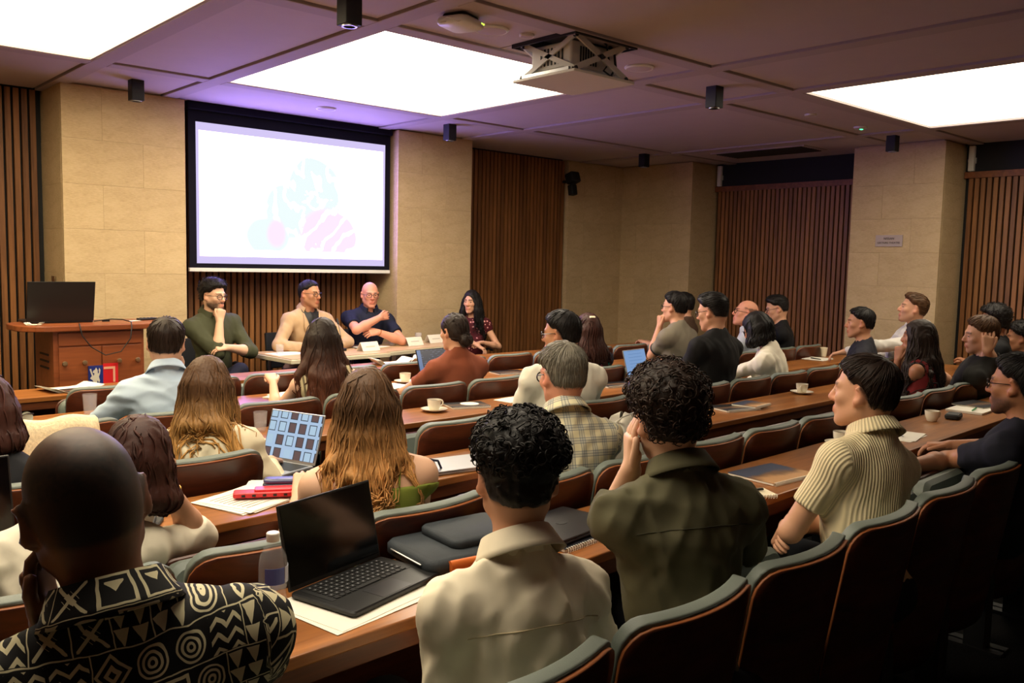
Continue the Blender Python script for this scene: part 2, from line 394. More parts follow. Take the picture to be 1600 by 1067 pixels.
# downlights hanging in the crossings
spots = [((2.39, 3.95), 'square black downlight nearest the camera, at the top edge'), ((2.38, 7.05), 'square black downlight in front of the left stone pier'),
         ((5.30, 6.88), 'square black downlight at the top of the pier right of the screen'), ((5.50, 3.93), 'square black downlight right of the projector lift'),
         ((8.62, 4.02), 'square black downlight above the wall sign'), ((8.22, 6.85), 'square black downlight in the far right corner')]
def spot0():
    t = empty('ceiling_downlight')
    MB().rbox((0, 0, -0.085), (0.095, 0.095, 0.17), 0.006).build('housing', M['black'], t)
    MB().lathe([(0.030, -0.176), (0.040, -0.176), (0.041, -0.168), (0.029, -0.168)], 20, capb=False, capt=False).build('trim_ring', M['steel'], t, smooth=40)
    MB().lathe([(0.0, -0.165), (0.03, -0.170)], 16, capb=False, capt=False).build('lens', M['screen_off'], t)
    MB().box((-0.03, -0.03, 0), (0.03, 0.03, 0.03)).build('mount', M['black'], t)
    return t
sp0 = spot0()
for i, ((x, y), lab) in enumerate(spots):
    t = sp0 if i == 0 else copy_tree(sp0)
    t.location = (x, y, 2.93); tag(t, lab, 'downlight', 'square black downlights on the ceiling')
# projector lift
t = empty('projector_lift', ((HOLE[0]+HOLE[1])/2, (HOLE[2]+HOLE[3])/2, 2.69)); tag(t, 'white ceiling projector lowered on a scissor lift from its hatch', 'projector')
hx, hy = 0.26, 0.26
MB().rbox((0, 0, 0.0), (0.53, 0.53, 0.016), 0.006).build('hatch_plate', M['whitem'], t)
body = MB().rbox((0.0, 0.0, 0.12), (0.40, 0.34, 0.15), 0.015).build('projector_body', M['whitem'], t)
for k in range(7):
    MB().cbox((-0.2, -0.1+k*0.03, 0.12), (0.006, 0.012, 0.1)).build('vent_slot', M['black'], body); MB().cbox((-0.12+k*0.022, -0.171, 0.12), (0.009, 0.006, 0.1)).build('vent_slot', M['black'], body)
MB().lathe([(0.045, 0), (0.05, 0.02), (0.04, 0.04)], 18, (0.08, 0.17, 0.12), R=rx(-90)).build('lens', M['screen_off'], body, smooth=40)
for y in (-0.225, 0.225):
    for s in (-1, 1):
        MB().cbox((0, y, 0.12), (0.50, 0.012, 0.035), ry(s*24)).build('scissor_arm', M['whitem'], t)
    for x, z in ((0, 0.12), (-0.22, 0.02), (0.22, 0.02), (-0.22, 0.21), (0.22, 0.21)):
        MB().lathe([(0.014, -0.012), (0.014, 0.012)], 10, (x, y, z), R=rx(90)).build('pivot_bolt', M['black'], t)
for x in (-0.215, 0.215):
    for s in (-1, 1): MB().cbox((x, 0, 0.12), (0.012, 0.46, 0.03), rx(s*24)).build('scissor_arm', M['whitem'], t)
for x in (-0.24, 0.24): MB().box((x-0.008, -0.2, 0.008), (x+0.008, 0.2, 0.03)).build('carriage_rail', M['steel'], t)
ca = MB()
ca.tube([(0.1, -0.15, 0.25), (0.14, -0.2, 0.18), (0.16, -0.2, 0.08), (0.12, -0.19, 0.02)], 0.008, 6).tube([(0.02, -0.16, 0.26), (0.06, -0.21, 0.2), (0.09, -0.21, 0.1), (0.05, -0.2, 0.05), (0.12, -0.21, 0.02)], 0.006, 6)
ca.build('cable', M['black'], t, smooth=60)
hb = MB()
for lo, hi in (((-hx-0.012, -hy-0.012), (hx+0.012, -hy)), ((-hx-0.012, hy), (hx+0.012, hy+0.012)), ((-hx-0.012, -hy), (-hx, hy)), ((hx, -hy), (hx+0.012, hy))): hb.box((*lo, 0.2), (*hi, 0.29))
hb.build('hatch_frame', M['black'], t)
MB().box((-0.25, -0.25, 0.287), (0.25, 0.25, 0.297)).build('hatch_top', M['black'], t)
# round speakers, access point, detectors
def round_fit(x, y, r, lab, cat, led=False, name='ceiling_speaker'):
    t = empty(name, (x, y, 2.914))
    MB().lathe([(r, 0), (r, -0.008), (r*0.9, -0.016), (r*0.85, -0.014)], 28, capt=False).build('bezel', M['white'], t, smooth=40)
    MB().lathe([(0.0, -0.017), (r*0.6, -0.017), (r*0.86, -0.014)], 28, capb=False, capt=False).build('grille', M['plaster'], t, smooth=40)
    if led: MB().cbox((r*0.4, 0, -0.02), (0.03, 0.02, 0.008)).build('indicator', M['led'], t)
    tag(t, lab, cat); return t
round_fit(3.31, 3.92, 0.10, 'round white ceiling speaker next to the wireless access point', 'speaker')
round_fit(4.62, 3.92, 0.10, 'round white ceiling speaker just right of the projector lift', 'speaker')
round_fit(3.53, 3.86, 0.045, 'small round white smoke detector left of the projector lift', 'detector', name='smoke_detector')
round_fit(4.0, 7.0, 0.09, 'round white ceiling speaker above the projection screen', 'speaker')
round_fit(7.0, 4.0, 0.05, 'small round white detector in the ceiling strip left of the right light', 'detector', name='smoke_detector')
round_fit(7.9, 4.0, 0.06, 'round white ceiling detector with a green indicator light', 'detector', True, 'smoke_detector')
t = empty('wireless_access_point', (3.02, 3.84, 2.914), 20); tag(t, 'white ceiling access point with two yellow-green lights and a loose cable', 'access point')
MB().rbox((0, 0, -0.012), (0.17, 0.15, 0.024), 0.03).build('mount', M['black'], t)
MB().rbox((0, 0, -0.042), (0.23, 0.20, 0.04), 0.05).build('housing', M['white'], t, smooth=50)
for k in (0, 1): MB().cbox((0.06+k*0.022, -0.098, -0.036), (0.012, 0.006, 0.008)).build('indicator', M['ledy'], t)
MB().tube([(-0.1, 0.02, -0.05), (-0.16, 0.03, -0.07), (-0.17, -0.02, -0.05), (-0.12, -0.06, -0.065), (-0.09, -0.07, -0.05)], 0.003, 5).build('cable', M['white'], t)
t = empty('air_vent', (8.9, 5.6, 2.914)); tag(t, 'dark slotted air vent in the ceiling near the right wall', 'vent')
MB().box((-0.25, -0.6, -0.01), (0.25, 0.6, 0)).build('frame', M['rib'], t)
for k in range(9): MB().cbox((-0.2+k*0.05, 0, -0.012), (0.03, 1.1, 0.006), ry(25)).build('slat', M['black'], t)
# corner wall speaker
t = empty('wall_speaker', (8.02, 7.86, 2.58)); tag(t, 'small black loudspeaker bracketed high beside the corner stonework', 'speaker')
MB().rbox((0, -0.02, 0.09), (0.16, 0.14, 0.13), 0.03, rx(-20)).build('cabinet', M['black'], t)
MB().rbox((0, -0.02, -0.06), (0.10, 0.09, 0.13), 0.02, rx(-10)).build('lower_horn', M['black'], t)
MB().tube([(0, 0, 0.05), (0, 0.08, 0.05), (0, 0.15, 0.05)], 0.018, 8).build('bracket', M['black'], t)
# socket on the pier side
t = empty('wall_switch', (1.955, 7.78, 1.27)); tag(t, 'small metal switch plate on the side of the left stone pier', 'switch')
MB().rbox((-0.006, 0, 0.06), (0.012, 0.09, 0.12), 0.004).build('plate', M['brass'], t)
MB().cbox((-0.014, 0, 0.06), (0.008, 0.02, 0.03)).build('rocker', M['brass'], t)
# sign
t = empty('wall_sign', (XP-0.004, 4.24, 1.90)); tag(t, 'small grey two-line room sign on the right stone pier', 'sign')
MB().box((-0.006, -0.145, -0.06), (0.0, 0.145, 0.06)).build('plate', mat('pale_grey_sign', (176, 160, 150), 0.5), t)
def text_obj(name, body, size, m, parent, loc, rot, align='CENTER', ext=0.0006):
    cu = bpy.data.curves.new(name, 'FONT'); cu.body = body; cu.size = size; cu.align_x = align; cu.align_y = 'CENTER'; cu.extrude = ext
    o = bpy.data.objects.new(name, cu); COL.objects.link(o)
    dg = bpy.context.evaluated_depsgraph_get(); me = bpy.data.meshes.new_from_object(o.evaluated_get(dg))
    bpy.data.objects.remove(o, do_unlink=True); me.materials.clear(); me.materials.append(m)
    q = bpy.data.objects.new(name, me); q.location = loc; q.rotation_euler = rot; return link(q, parent)
dk = mat('dark_sign_ink', (60, 40, 34), 0.6)
text_obj('lettering', 'NISSAN', 0.034, dk, t, (-0.008, 0, 0.022), (PI/2, 0, -PI/2))
text_obj('lettering', 'LECTURE THEATRE', 0.028, dk, t, (-0.008, 0, -0.022), (PI/2, 0, -PI/2))
# ---------------------------------------------------------------- projection screen
def screen_mat():
    m = bpy.data.materials.new('projected_image'); t = NT(m)
    t.b.inputs['Base Color'].default_value = (0.02, 0.02, 0.02, 1); t.b.inputs['Specular IOR Level'].default_value = 0
    tc = t.node('ShaderNodeTexCoord'); sp = t.node('ShaderNodeSeparateXYZ'); t.link(tc.outputs['Object'], sp.inputs[0])
    x, z = sp.outputs[0], sp.outputs[2]
    nz = t.noise(t.coord('Object', (1, 1, 1)), 1.6, 2, 0.4); 
    def blob(cx, cz, rx_, rz_, soft=0.12, warp=0.35):
        a = t.math('DIVIDE', t.math('SUBTRACT', x, cx), rx_); b = t.math('DIVIDE', t.math('SUBTRACT', z, cz), rz_)
        d = t.math('SQRT', t.math('ADD', t.math('MULTIPLY', a, a), t.math('MULTIPLY', b, b)))
        mr = t.node('ShaderNodeMapRange'); mr.interpolation_type = 'SMOOTHSTEP'
        t.link(t.math('ADD', d, t.math('MULTIPLY', t.math('SUBTRACT', nz, 0.5), warp)), mr.inputs[0])
        mr.inputs[1].default_value = 1; mr.inputs[2].default_value = 1-soft; mr.inputs[3].default_value = 0; mr.inputs[4].default_value = 1
        return mr.outputs[0], d
    wv = t.noise(t.coord('Object', (1, 1, 1)), 2.4, 3, 0.5, 1.2)
    b1, d1 = blob(-0.30, -0.36, 0.32, 0.26, 0.3, 0.7); b2, d2 = blob(0.34, -0.34, 0.34, 0.27); b3, d3 = blob(0.17, 0.02, 0.30, 0.46, 0.12, 0.9); b4, d4 = blob(-0.10, -0.14, 0.30, 0.30, 0.2, 0.9)
    rings = t.math('SINE', t.math('ADD', t.math('MULTIPLY', d3, 9), t.math('MULTIPLY', wv, 26))); rings2 = t.math('SINE', t.math('ADD', t.math('MULTIPLY', t.math('ADD', x, t.math('MULTIPLY', z, -1.3)), 26), t.math('MULTIPLY', wv, 14)))
    rb = t.math('GREATER_THAN', rings, 0.50); rb2 = t.math('GREATER_THAN', rings2, 0.72)
    inner = t.math('MULTIPLY', t.math('MULTIPLY', t.math('LESS_THAN', t.math('ABSOLUTE', x), 0.955), t.math('LESS_THAN', z, 0.545)), t.math('GREATER_THAN', z, -0.55))
    floor_ = t.math('GREATER_THAN', z, -0.485)
    W = (4.6, 3.4, 12.5, 1); CY = (0.85, 0.97, 0.98, 1); PK = (1.0, 0.82, 1.0, 1)
    F = lambda m_: t.math('MULTIPLY', m_, floor_)
    c = t.mix(F(b3), W, CY); c = t.mix(F(b4), c, CY); c = t.mix(t.math('MULTIPLY', t.math('MAXIMUM', b3, b4), rb), c, W); c = t.mix(F(b1), c, CY)
    bb, _ = blob(0.28, -0.30, 0.30, 0.26, 0.25); c = t.mix(F(t.math('MAXIMUM', bb, b2)), c, PK); bc, _ = blob(-0.22, -0.33, 0.14, 0.20, 0.3, 1.2); c = t.mix(F(bc), c, PK)
    c = t.mix(F(t.math('MULTIPLY', b2, rb2)), c, W)
    # faint standing border left and right of the projected page, brighter page inside
    c = t.mix(inner, (0.66, 0.58, 0.92, 1), c)
    t.link(c, t.b.inputs['Emission Color']); t.b.inputs['Emission Strength'].default_value = SCREEN_POWER
    return m
t = empty('projection_screen', (4.04, 7.60, 1.45)); tag(t, 'lit pull-down projection screen with black borders between the stone piers', 'projection screen')
MB().box((-1.045, -0.004, 0.012), (1.045, 0.004, 1.44)).build('black_cloth', M['navyblack'], t)
MB().box((-0.98, -0.010, -0.615), (0.98, -0.006, 0.615)).build('projected_image', screen_mat(), t, (0, 0, 0.68))
MB().rbox((0, 0, 0.008), (2.10, 0.03, 0.034), 0.006).build('weight_bar', M['white'], t)
MB().rbox((0, 0.02, 1.43), (2.12, 0.12, 0.07), 0.02).build('roller_case', M['navyblack'], t)

t = empty('floor_socket', (5.07, 0.62, 0.0), 20); tag(t, 'small grey floor socket plate on the dark carpet at the lower right', 'socket')
MB().rbox((0, 0, 0.004), (0.16, 0.11, 0.008), 0.01).build('plate', M['graphite'], t); MB().rbox((0, 0, 0.010), (0.07, 0.05, 0.006), 0.008).build('lid', M['black'], t)
# ================================================================== DESK ROWS AND TIP-UP CHAIRS
ROWB = {'A': 1.63, 'B': 2.60, 'C': 3.60, 'D': 4.57, 'E': 5.56}
SLOPE = 0.04; ROWYAW = math.degrees(math.atan(SLOPE))
ROWN = {'A': 'back row', 'B': 'second row from the back', 'C': 'middle row', 'D': 'second row from the front', 'E': 'front row'}
ROWX = {'A': (-0.75, 8.3), 'B': (-0.75, 8.3), 'C': (-0.75, 8.3), 'D': (-0.75, 8.3), 'E': (1.18, 8.3)}
def rowy(r, x): return ROWB[r]+SLOPE*(x-1.3)
DZ = 0.74
OCC = {  # row -> seated people (x of the hips, what they wear)
 'A': [(0.43, 'black patterned shirt'), (1.15, 'cream shirt'), (1.80, 'olive shirt'), (2.80, 'ribbed polo'), (3.98, 'navy T-shirt')],
 'B': [(0.58, 'white crepe blouse'), (1.47, 'green camisole'), (2.36, 'checked shirt'), (5.75, 'red top'), (6.35, 'dark grey shirt'), (7.3, 'black-clad curly head'), (7.95, 'charcoal T-shirt')],
 'C': [(0.55, 'red-haired person'), (1.34, 'cream cardigan'), (3.38, 'white T-shirt'), (4.93, 'black T-shirt'), (5.6, 'white cotton blouse'), (7.1, 'slate T-shirt'), (7.75, 'white shirt')],
 'D': [(1.52, 'light blue shirt'), (2.5, 'sleeveless top'), (3.48, 'rust T-shirt'), (4.75, 'floral top'), (5.88, 'grey polo'), (6.95, 'pale shirt'), (7.55, 'black T-shirt')],
 'E': [(7.25, 'brown top')]}
ROWS_ = {'A': 'back row', 'B': 'second back row', 'C': 'middle row', 'D': 'second row', 'E': 'front row'}
def bake(o):
    dg = bpy.context.evaluated_depsgraph_get(); me = bpy.data.meshes.new_from_object(o.evaluated_get(dg))
    o.modifiers.clear(); old = o.data; o.data = me; me.name = o.name; return o
def desk_row(r):
    x0, x1 = ROWX[r]; t = empty('desk_row', (x0, rowy(r, x0), 0), ROWYAW); L = x1-x0
    tag(t, 'long walnut desk of the %s' % ROWN[r], 'desk', 'long walnut desks')
    MB().box((0, 0, DZ-0.03), (L, 0.36, DZ)).build('desktop', M['desk'], t, bevel=0.004)
    MB().box((0, 0.01, DZ-0.075), (L, 0.03, DZ-0.03)).build('edge_rail', M['panelw'], t)
    n = 6
    for k in range(n+1):
        x = 0.05+(L-0.1)*k/n
        MB().box((x-0.03, 0.12, 0.0), (x+0.03, 0.19, DZ-0.03)).build('leg', M['blackm'], t)
        MB().box((x-0.04, 0.02, 0.0), (x+0.04, 0.34, 0.015)).build('foot_plate', M['black'], t)
    for k in range(n):
        a = 0.05+(L-0.1)*k/n+0.08; b = 0.05+(L-0.1)*(k+1)/n-0.08
        MB().box((a, 0.30, 0.36), (b, 0.318, DZ-0.03)).build('modesty_panel', M['panelw'], t)
for r in 'ABCDE': desk_row(r)
def chair_parts():
    zs = [0.20, 0.32, 0.44, 0.56, 0.68, 0.775, 0.80, 0.82, 0.833, 0.840]
    def hw(z, w_=0.245, r=0.065, zt=0.84): return w_ if z < zt-r else w_-r+math.sqrt(max(r*r-(z-(zt-r))**2, 0))
    us = np.linspace(-1, 1, 13)
    def surf(zl, wf, off=0.0, dz=0.0):
        return [[(u*wf(z), 0.055*u*u*(wf(z)/0.245)**2+(0.84-z)*0.16+off, z+dz) for z in zl] for u in us]
    sh = MB().grid(surf(zs, hw), flip=False).build('back_shell', [M['shell'], M['ply_edge']])
    md = sh.modifiers.new('s', 'SOLIDIFY'); md.thickness = 0.011; md.offset = 0; md.material_offset_rim = 1
    for p in sh.data.polygons: p.use_smooth = True
    bake(sh)
    zp = [0.47, 0.56, 0.66, 0.76, 0.79, 0.815, 0.835, 0.847, 0.853]
    pd = MB().grid(surf(zp, lambda z: hw(z, 0.242, 0.062, 0.853), 0.024)).build('back_pad', M['pad'])
    md = pd.modifiers.new('s', 'SOLIDIFY'); md.thickness = 0.036; md.offset = 0
    md = pd.modifiers.new('b', 'BEVEL'); md.width = 0.012; md.segments = 3; md.limit_method = 'ANGLE'; md.angle_limit = rad(50)
    for p in pd.data.polygons: p.use_smooth = True
    bake(pd)
    st = MB().rbox((0, 0.18, 0.0), (0.45, 0.36, 0.07), 0.06, n=4).build('seat_pad', M['pad'], smooth=40)
    su = MB().rbox((0, 0.18, -0.045), (0.46, 0.37, 0.018), 0.06, n=4).build('seat_shell', [M['shell']], smooth=40)
    br = MB().box((-0.022, 0.05, 0), (0.022, 0.13, 0.52)).box((-0.03, -0.02, 0), (0.03, 0.24, 0.014)).build('bracket', M['black'])
    ms = [o.data for o in (sh, pd, st, su, br)]
    for o in (sh, pd, st, su, br): bpy.data.objects.remove(o, do_unlink=True)
    return ms
CH = chair_parts()
PITCH_X = 0.515; ORD = ['', 'one place', 'two places', 'three places', 'four places', 'five places', 'six places', 'seven places', 'eight places', 'nine places', 'ten places', 'eleven places', 'twelve places', 'thirteen places']
def chair(r, x, label, folded):
    y = rowy(r, x)-0.585; t = empty('lecture_chair', (x, y, 0), ROWYAW)
    inst('back_shell', CH[0], t); inst('back_pad', CH[1], t)
    s = inst('seat_pad', CH[2], t, (0, 0.10, 0.46), (rad(78) if folded else 0, 0, 0))
    if folded: s.location = (0, 0.20, 0.41)
    inst('seat_shell', CH[3], s)
    for sx in (-0.235, 0.235): inst('bracket', CH[4], t, (sx, 0.075, 0))
    tag(t, label, 'chair', 'tip-up lecture chairs')
for r in 'ABCDE':
    x0, x1 = ROWX[r]; n0 = int(math.ceil((x0-1.30)/PITCH_X)); xs = []
    k = n0
    while 1.30+(k+1)*PITCH_X < x1+0.02: xs.append(1.30+(k+0.5)*PITCH_X); k += 1
    if r == 'C': xs = [-0.295, 0.22, 0.735, 1.25]+[2.5+0.515*q for q in range(12) if 2.5+0.515*q+0.25 < x1+0.1]      # gap where the picture-grid laptop stands
    occ = {}
    for hx_, who in OCC[r]:
        j = min(range(len(xs)), key=lambda q: abs(xs[q]-hx_)); occ[j] = who
    for j, x in enumerate(xs):
        if j in occ: lab = 'plywood chair in the %s, under the %s' % (ROWS_[r], occ[j]); fold = False
        else:
            b = min(occ, key=lambda q: (abs(q-j), q))
            lab = 'empty plywood chair in the %s, %s %s of the %s' % (ROWS_[r], ORD[abs(b-j)], 'right' if j > b else 'left', occ[b])
            fold = not ((r == 'C' and abs(x-1.82) < 0.3) or (r == 'B' and abs(x-2.9) < 0.3))
        chair(r, x, lab, fold)
# ================================================================== LECTERN
t = empty('lectern', (1.86, 6.48, 0), 2); tag(t, 'cherry veneer lectern with a rounded overhanging top in front of the stone pier', 'lectern')
def rounded(w_, d, r, n=6):
    out = []
    for cx, cy, a0 in ((w_/2-r, d/2-r, 0), (-w_/2+r, d/2-r, 90), (-w_/2+r, -d/2+r, 180), (w_/2-r, -d/2+r, 270)):
        for k in range(n+1): a = rad(a0+90*k/n); out.append((cx+r*math.cos(a), cy+r*math.sin(a)))
    return out
MB().prism(rounded(1.02, 0.52, 0.18), 1.062, 1.10).build('top', M['lectern'], t, bevel=0.006)
body = MB().box((-0.31, -0.20, 0.06), (0.28, 0.20, 1.062)).build('body', M['lectern'], t)
MB().box((-0.295, -0.19, 0.0), (0.265, 0.19, 0.06)).build('plinth', M['black'], t)
MB().box((-0.28, -0.212, 0.962), (0.26, -0.200, 1.050)).build('upper_panel', M['lectern'], t, bevel=0.003)
for a, b in ((-0.28, -0.012), (-0.004, 0.26)): MB().box((a, -0.212, 0.08), (b, -0.200, 0.952)).build('door', M['lectern'], t, bevel=0.003)
for x in (-0.25, -0.125, 0.10, 0.225):
    MB().lathe([(0.010, 0), (0.010, 0.012), (0.018, 0.022), (0.014, 0.03), (0.0, 0.032)], 14, (x, -0.212, 0.845), R=rx(90), capt=False).build('knob', M['brass'], t, smooth=50)
for k in range(3): MB().box((-0.316, -0.10, 0.80+k*0.045), (-0.308, 0.08, 0.812+k*0.045)).build('vent_slot', M['black'], t)
# printed emblem: blue square with a pale rearing lion, red square with a pale corner bracket
em = MB().box((-0.10, -0.218, 0.69), (-0.004, -0.212, 0.82)).build('emblem_blue_square', M['blue'], t)
lion = [(-0.9, -0.35), (-0.55, -0.55), (-0.25, -0.95), (0.1, -1.0), (0.25, -0.6), (0.45, -0.9), (0.62, -0.7), (0.45, -0.2), (0.62, 0.1), (0.72, 0.55), (0.55, 0.8), (0.42, 0.55), (0.5, 0.3), (0.3, 0.1),
        (0.28, 0.55), (0.05, 0.85), (-0.15, 0.6), (-0.35, 0.55), (-0.5, 0.3), (-0.2, 0.2), (-0.35, -0.1), (-0.6, 0.35), (-0.72, 0.75), (-0.95, 0.7), (-0.8, 0.3), (-0.62, -0.1), (-0.75, -0.2)]
MB().prism([(x*0.042, z*0.060) for x, z in lion][::-1], 0, 0.002, R=rx(90), c=(-0.052, -0.218, 0.755)).build('pale_lion_figure', mat('pale_emblem_ink', (206, 200, 186), 0.6), em)
er = MB().box((-0.004, -0.218, 0.69), (0.095, -0.212, 0.83)).build('emblem_red_square', M['logored'], t)
MB().box((0.0, -0.221, 0.792), (0.075, -0.218, 0.808)).box((0.061, -0.221, 0.70), (0.075, -0.218, 0.792)).build('pale_corner_bracket', mat('pale_bracket_ink', (228, 170, 140), 0.6), er)
# ================================================================== PANEL TABLE (folding, set slightly askew)
PTZ = 0.752
TAB = {'a': (3.38, 6.46, 3.0), 'b': (4.38, 6.58, 12.0)}
def folding_table(ox, oy, L, D, yaw, lab):
    t = empty('folding_table', (ox, oy, 0), yaw); tag(t, lab, 'table', 'folding tables of the panel')
    MB().box((0, 0, PTZ-0.004), (L, D, PTZ)).build('laminate_top', M['tablelam'], t)
    MB().rbox((L/2, D/2, PTZ-0.024), (L+0.012, D+0.012, 0.038), 0.012).build('edge_band', M['table_edge'], t)
    for x in (0.14, L-0.14):
        MB().tube([(x, 0.08, 0.02), (x, 0.08, PTZ-0.05)], 0.013, 8).build('leg', M['steel'], t); MB().tube([(x, D-0.08, 0.02), (x, D-0.08, PTZ-0.05)], 0.013, 8).build('leg', M['steel'], t)
        MB().tube([(x, 0.08, 0.16), (x, D-0.08, 0.16)], 0.010, 8).build('cross_bar', M['steel'], t)
        MB().tube([(x, 0.08, 0.45), (x+(0.25 if x < L/2 else -0.25), D/2, PTZ-0.05)], 0.007, 6).build('brace', M['steel'], t)
    return t
folding_table(*TAB['a'][:2], 1.0, 0.68, TAB['a'][2], 'pale folding table at the left of the panel, before the beige blazer')
folding_table(*TAB['b'][:2], 1.10, 0.66, TAB['b'][2], 'pale folding table at the right of the panel, in front of the bald panellist')
def on_table(k, u, v):
    ox, oy, yw = TAB[k]; c, s = math.cos(rad(yw)), math.sin(rad(yw)); return (ox+u*c-v*s, oy+u*s+v*c, yw)
def panel_chair(x, y, yaw, lab):
    t = empty('panel_chair', (x, y, 0), yaw); tag(t, lab, 'chair', 'black chairs of the panel')
    MB().rbox((0, 0.02, 0.45), (0.46, 0.44, 0.06), 0.06).build('seat', M['chair_black'], t, smooth=40)
    MB().rbox((0, -0.23, 0.70), (0.42, 0.05, 0.34), 0.02, rx(8)).build('backrest', M['chair_black'], t)
    for sx in (-0.2, 0.2):
        MB().tube([(sx, 0.2, 0), (sx, 0.18, 0.43)], 0.012, 8).build('leg', M['blackm'], t); MB().tube([(sx, -0.24, 0), (sx, -0.2, 0.43), (sx, -0.24, 0.75)], 0.012, 8).build('leg', M['blackm'], t)
        MB().tube([(sx*1.2, -0.22, 0.62), (sx*1.25, -0.05, 0.66), (sx*1.25, 0.15, 0.66)], 0.014, 8).build('armrest', M['blackm'], t)
panel_chair(2.98, 7.16, 178, 'black chair under the bearded panellist')
panel_chair(3.93, 7.40, 178, 'black chair under the panellist in the blazer')
panel_chair(4.62, 7.46, 175, 'black chair under the bald panellist')
panel_chair(5.78, 7.16, 150, 'black armchair under the woman with long black hair at the table end')
# ================================================================== THINGS ON DESKS AND TABLES
T = DZ+0.0005
def cup(x, y, z, where, yaw=0, group='coffee cups and saucers', saucer=True):
    z0 = z
    if saucer:
        s = MB().lathe([(0.0, 0.004), (0.035, 0.0), (0.042, 0.003), (0.074, 0.014), (0.076, 0.017), (0.072, 0.017), (0.044, 0.008), (0.0, 0.007)], 28, capb=False, capt=False).build('saucer', M['china'], None, (x, y, z), smooth=50)
        tag(s, 'white china saucer '+where, 'saucer', group); z0 = z+0.0075
    t = empty('coffee_cup', (x, y, z0), yaw); tag(t, 'white china coffee cup '+where, 'cup', group)
    MB().lathe([(0.0, 0.004), (0.024, 0.0), (0.027, 0.003), (0.037, 0.03), (0.040, 0.060), (0.0385, 0.060), (0.035, 0.03), (0.024, 0.006), (0.0, 0.006)], 26, capb=False, capt=False).build('bowl', M['china'], t, smooth=50)
    MB().tube([(0.037, 0, 0.048), (0.055, 0, 0.050), (0.062, 0, 0.038), (0.056, 0, 0.022), (0.036, 0, 0.020)], 0.0045, 8).build('handle', M['china'], t, smooth=60)
    MB().lathe([(0.0, 0.05), (0.0365, 0.05)], 22, capb=False, capt=False).build('coffee', M['coffee'], t)
def glass(x, y, z, where, h=0.095, r=0.034, fill=0.45):
    t = empty('water_glass', (x, y, z)); tag(t, 'clear drinking glass '+where, 'glass', 'water glasses')
    MB().lathe([(0.0, 0.0), (r*0.82, 0.0), (r, h), (r-0.002, h), (r*0.80, 0.008), (0.0, 0.008)], 24, capb=False, capt=False).build('tumbler', M['glass'], t, smooth=40)
    r1 = r*(0.80+0.2*fill)-0.0015
    MB().lathe([(0.0, 0.0085), (r*0.79, 0.0085), (r1, h*fill), (0.0, h*fill)], 24, capb=False, capt=False).build('water', M['water'], t, smooth=40)
def sheet(x, y, z, w_, d, yaw, lab, cat='paper', n=1, m='paper', curl=0.0, name='paper_sheet', ruled=False):
    t = empty(name, (x, y, z), yaw); tag(t, lab, cat)
    for k in range(n):
        mb = MB(); us = np.linspace(-0.5, 0.5, 7)
        P = [[(u*w_, v*d, 0.0012*k+0.0008+curl*max(0, abs(u)-0.25)**2*4+0.0005*math.sin(9*u+k)) for v in (-0.5, 0, 0.5)] for u in us]
        mb.grid(P); o = mb.build('sheet', M[m], t, ((k % 3-1)*0.012, (k % 2)*0.012, 0), yaw=(k*37 % 11-5)*(0.8 if n > 1 else 0), solid=0.001)
    if ruled:
        mb = MB()
        for k in range(9): mb.box((-w_*0.4, d*(0.36-k*0.085), 0.0012*n+0.0016+curl*0), (w_*(0.1+0.3*((k*7) % 5)/5), d*(0.36-k*0.085)+0.0025, 0.0012*n+0.0022))
        mb.build('print_lines', mat('faint_print', (150, 146, 140), 0.8), t)
    return t
def cover_mat(name, ctop, cbot):
    m = bpy.data.materials.new(name); q = NT(m); v = q.coord('Object', (1, 1, 1)); sp = q.node('ShaderNodeSeparateXYZ'); q.link(v, sp.inputs[0])
    f = q.math('ADD', q.math('MULTIPLY', sp.outputs[1], 4.5), q.math('ADD', q.math('MULTIPLY', q.noise(v, 14, 4), 0.5), 0.25))
    q.link(q.ramp(f, [(0.25, s2l(cbot)), (0.45, s2l((120, 90, 66))), (0.6, s2l(ctop))]), q.b.inputs['Base Color']); q.b.inputs['Roughness'].default_value = 0.35; return m
SUNSET = cover_mat('dusk_landscape_cover', (62, 70, 92), (196, 150, 104)); DARKC = cover_mat('dark_glossy_cover', (26, 28, 34), (44, 46, 54))
def notebook(x, y, z, w_, d, yaw, lab, cover, spiral=True, h=0.012):
    t = empty('spiral_notebook' if spiral else 'notebook', (x, y, z), yaw); tag(t, lab, 'notebook')
    MB().rbox((0, 0, h*0.4), (w_*0.985, d*0.985, h*0.8), 0.004).build('pages', M['paper'], t)
    MB().rbox((0, 0, h*0.85+0.0006), (w_, d, 0.0018), 0.005).build('cover', cover, t)
    if spiral:
        mb = MB(); n = int(w_/0.011)
        for k in range(n):
            xk = -w_/2+0.008+k*(w_-0.016)/(n-1)
            mb.tube([(xk, -d/2+0.006*math.cos(a)-0.002, h*0.5+0.008*math.sin(a)) for a in np.linspace(0.2, 2*PI-0.6, 7)], 0.0013, 4)
        o = mb.build('wire_binding', M['paper'], t); o['kind'] = 'stuff'
    return t
def pen(x, y, z, yaw, lab, m, L=0.14):
    t = empty('pen', (x, y, z+0.005), yaw); tag(t, lab, 'pen')
    MB().lathe([(0.001, -L/2), (0.004, -L/2+0.012), (0.0045, 0), (0.0045, L/2-0.004), (0.003, L/2)], 10, R=ry(90)).build('barrel', m, t, smooth=40)
    MB().cbox((L/2-0.025, 0, 0.006), (0.035, 0.003, 0.0015)).build('clip', M['steel'], t)
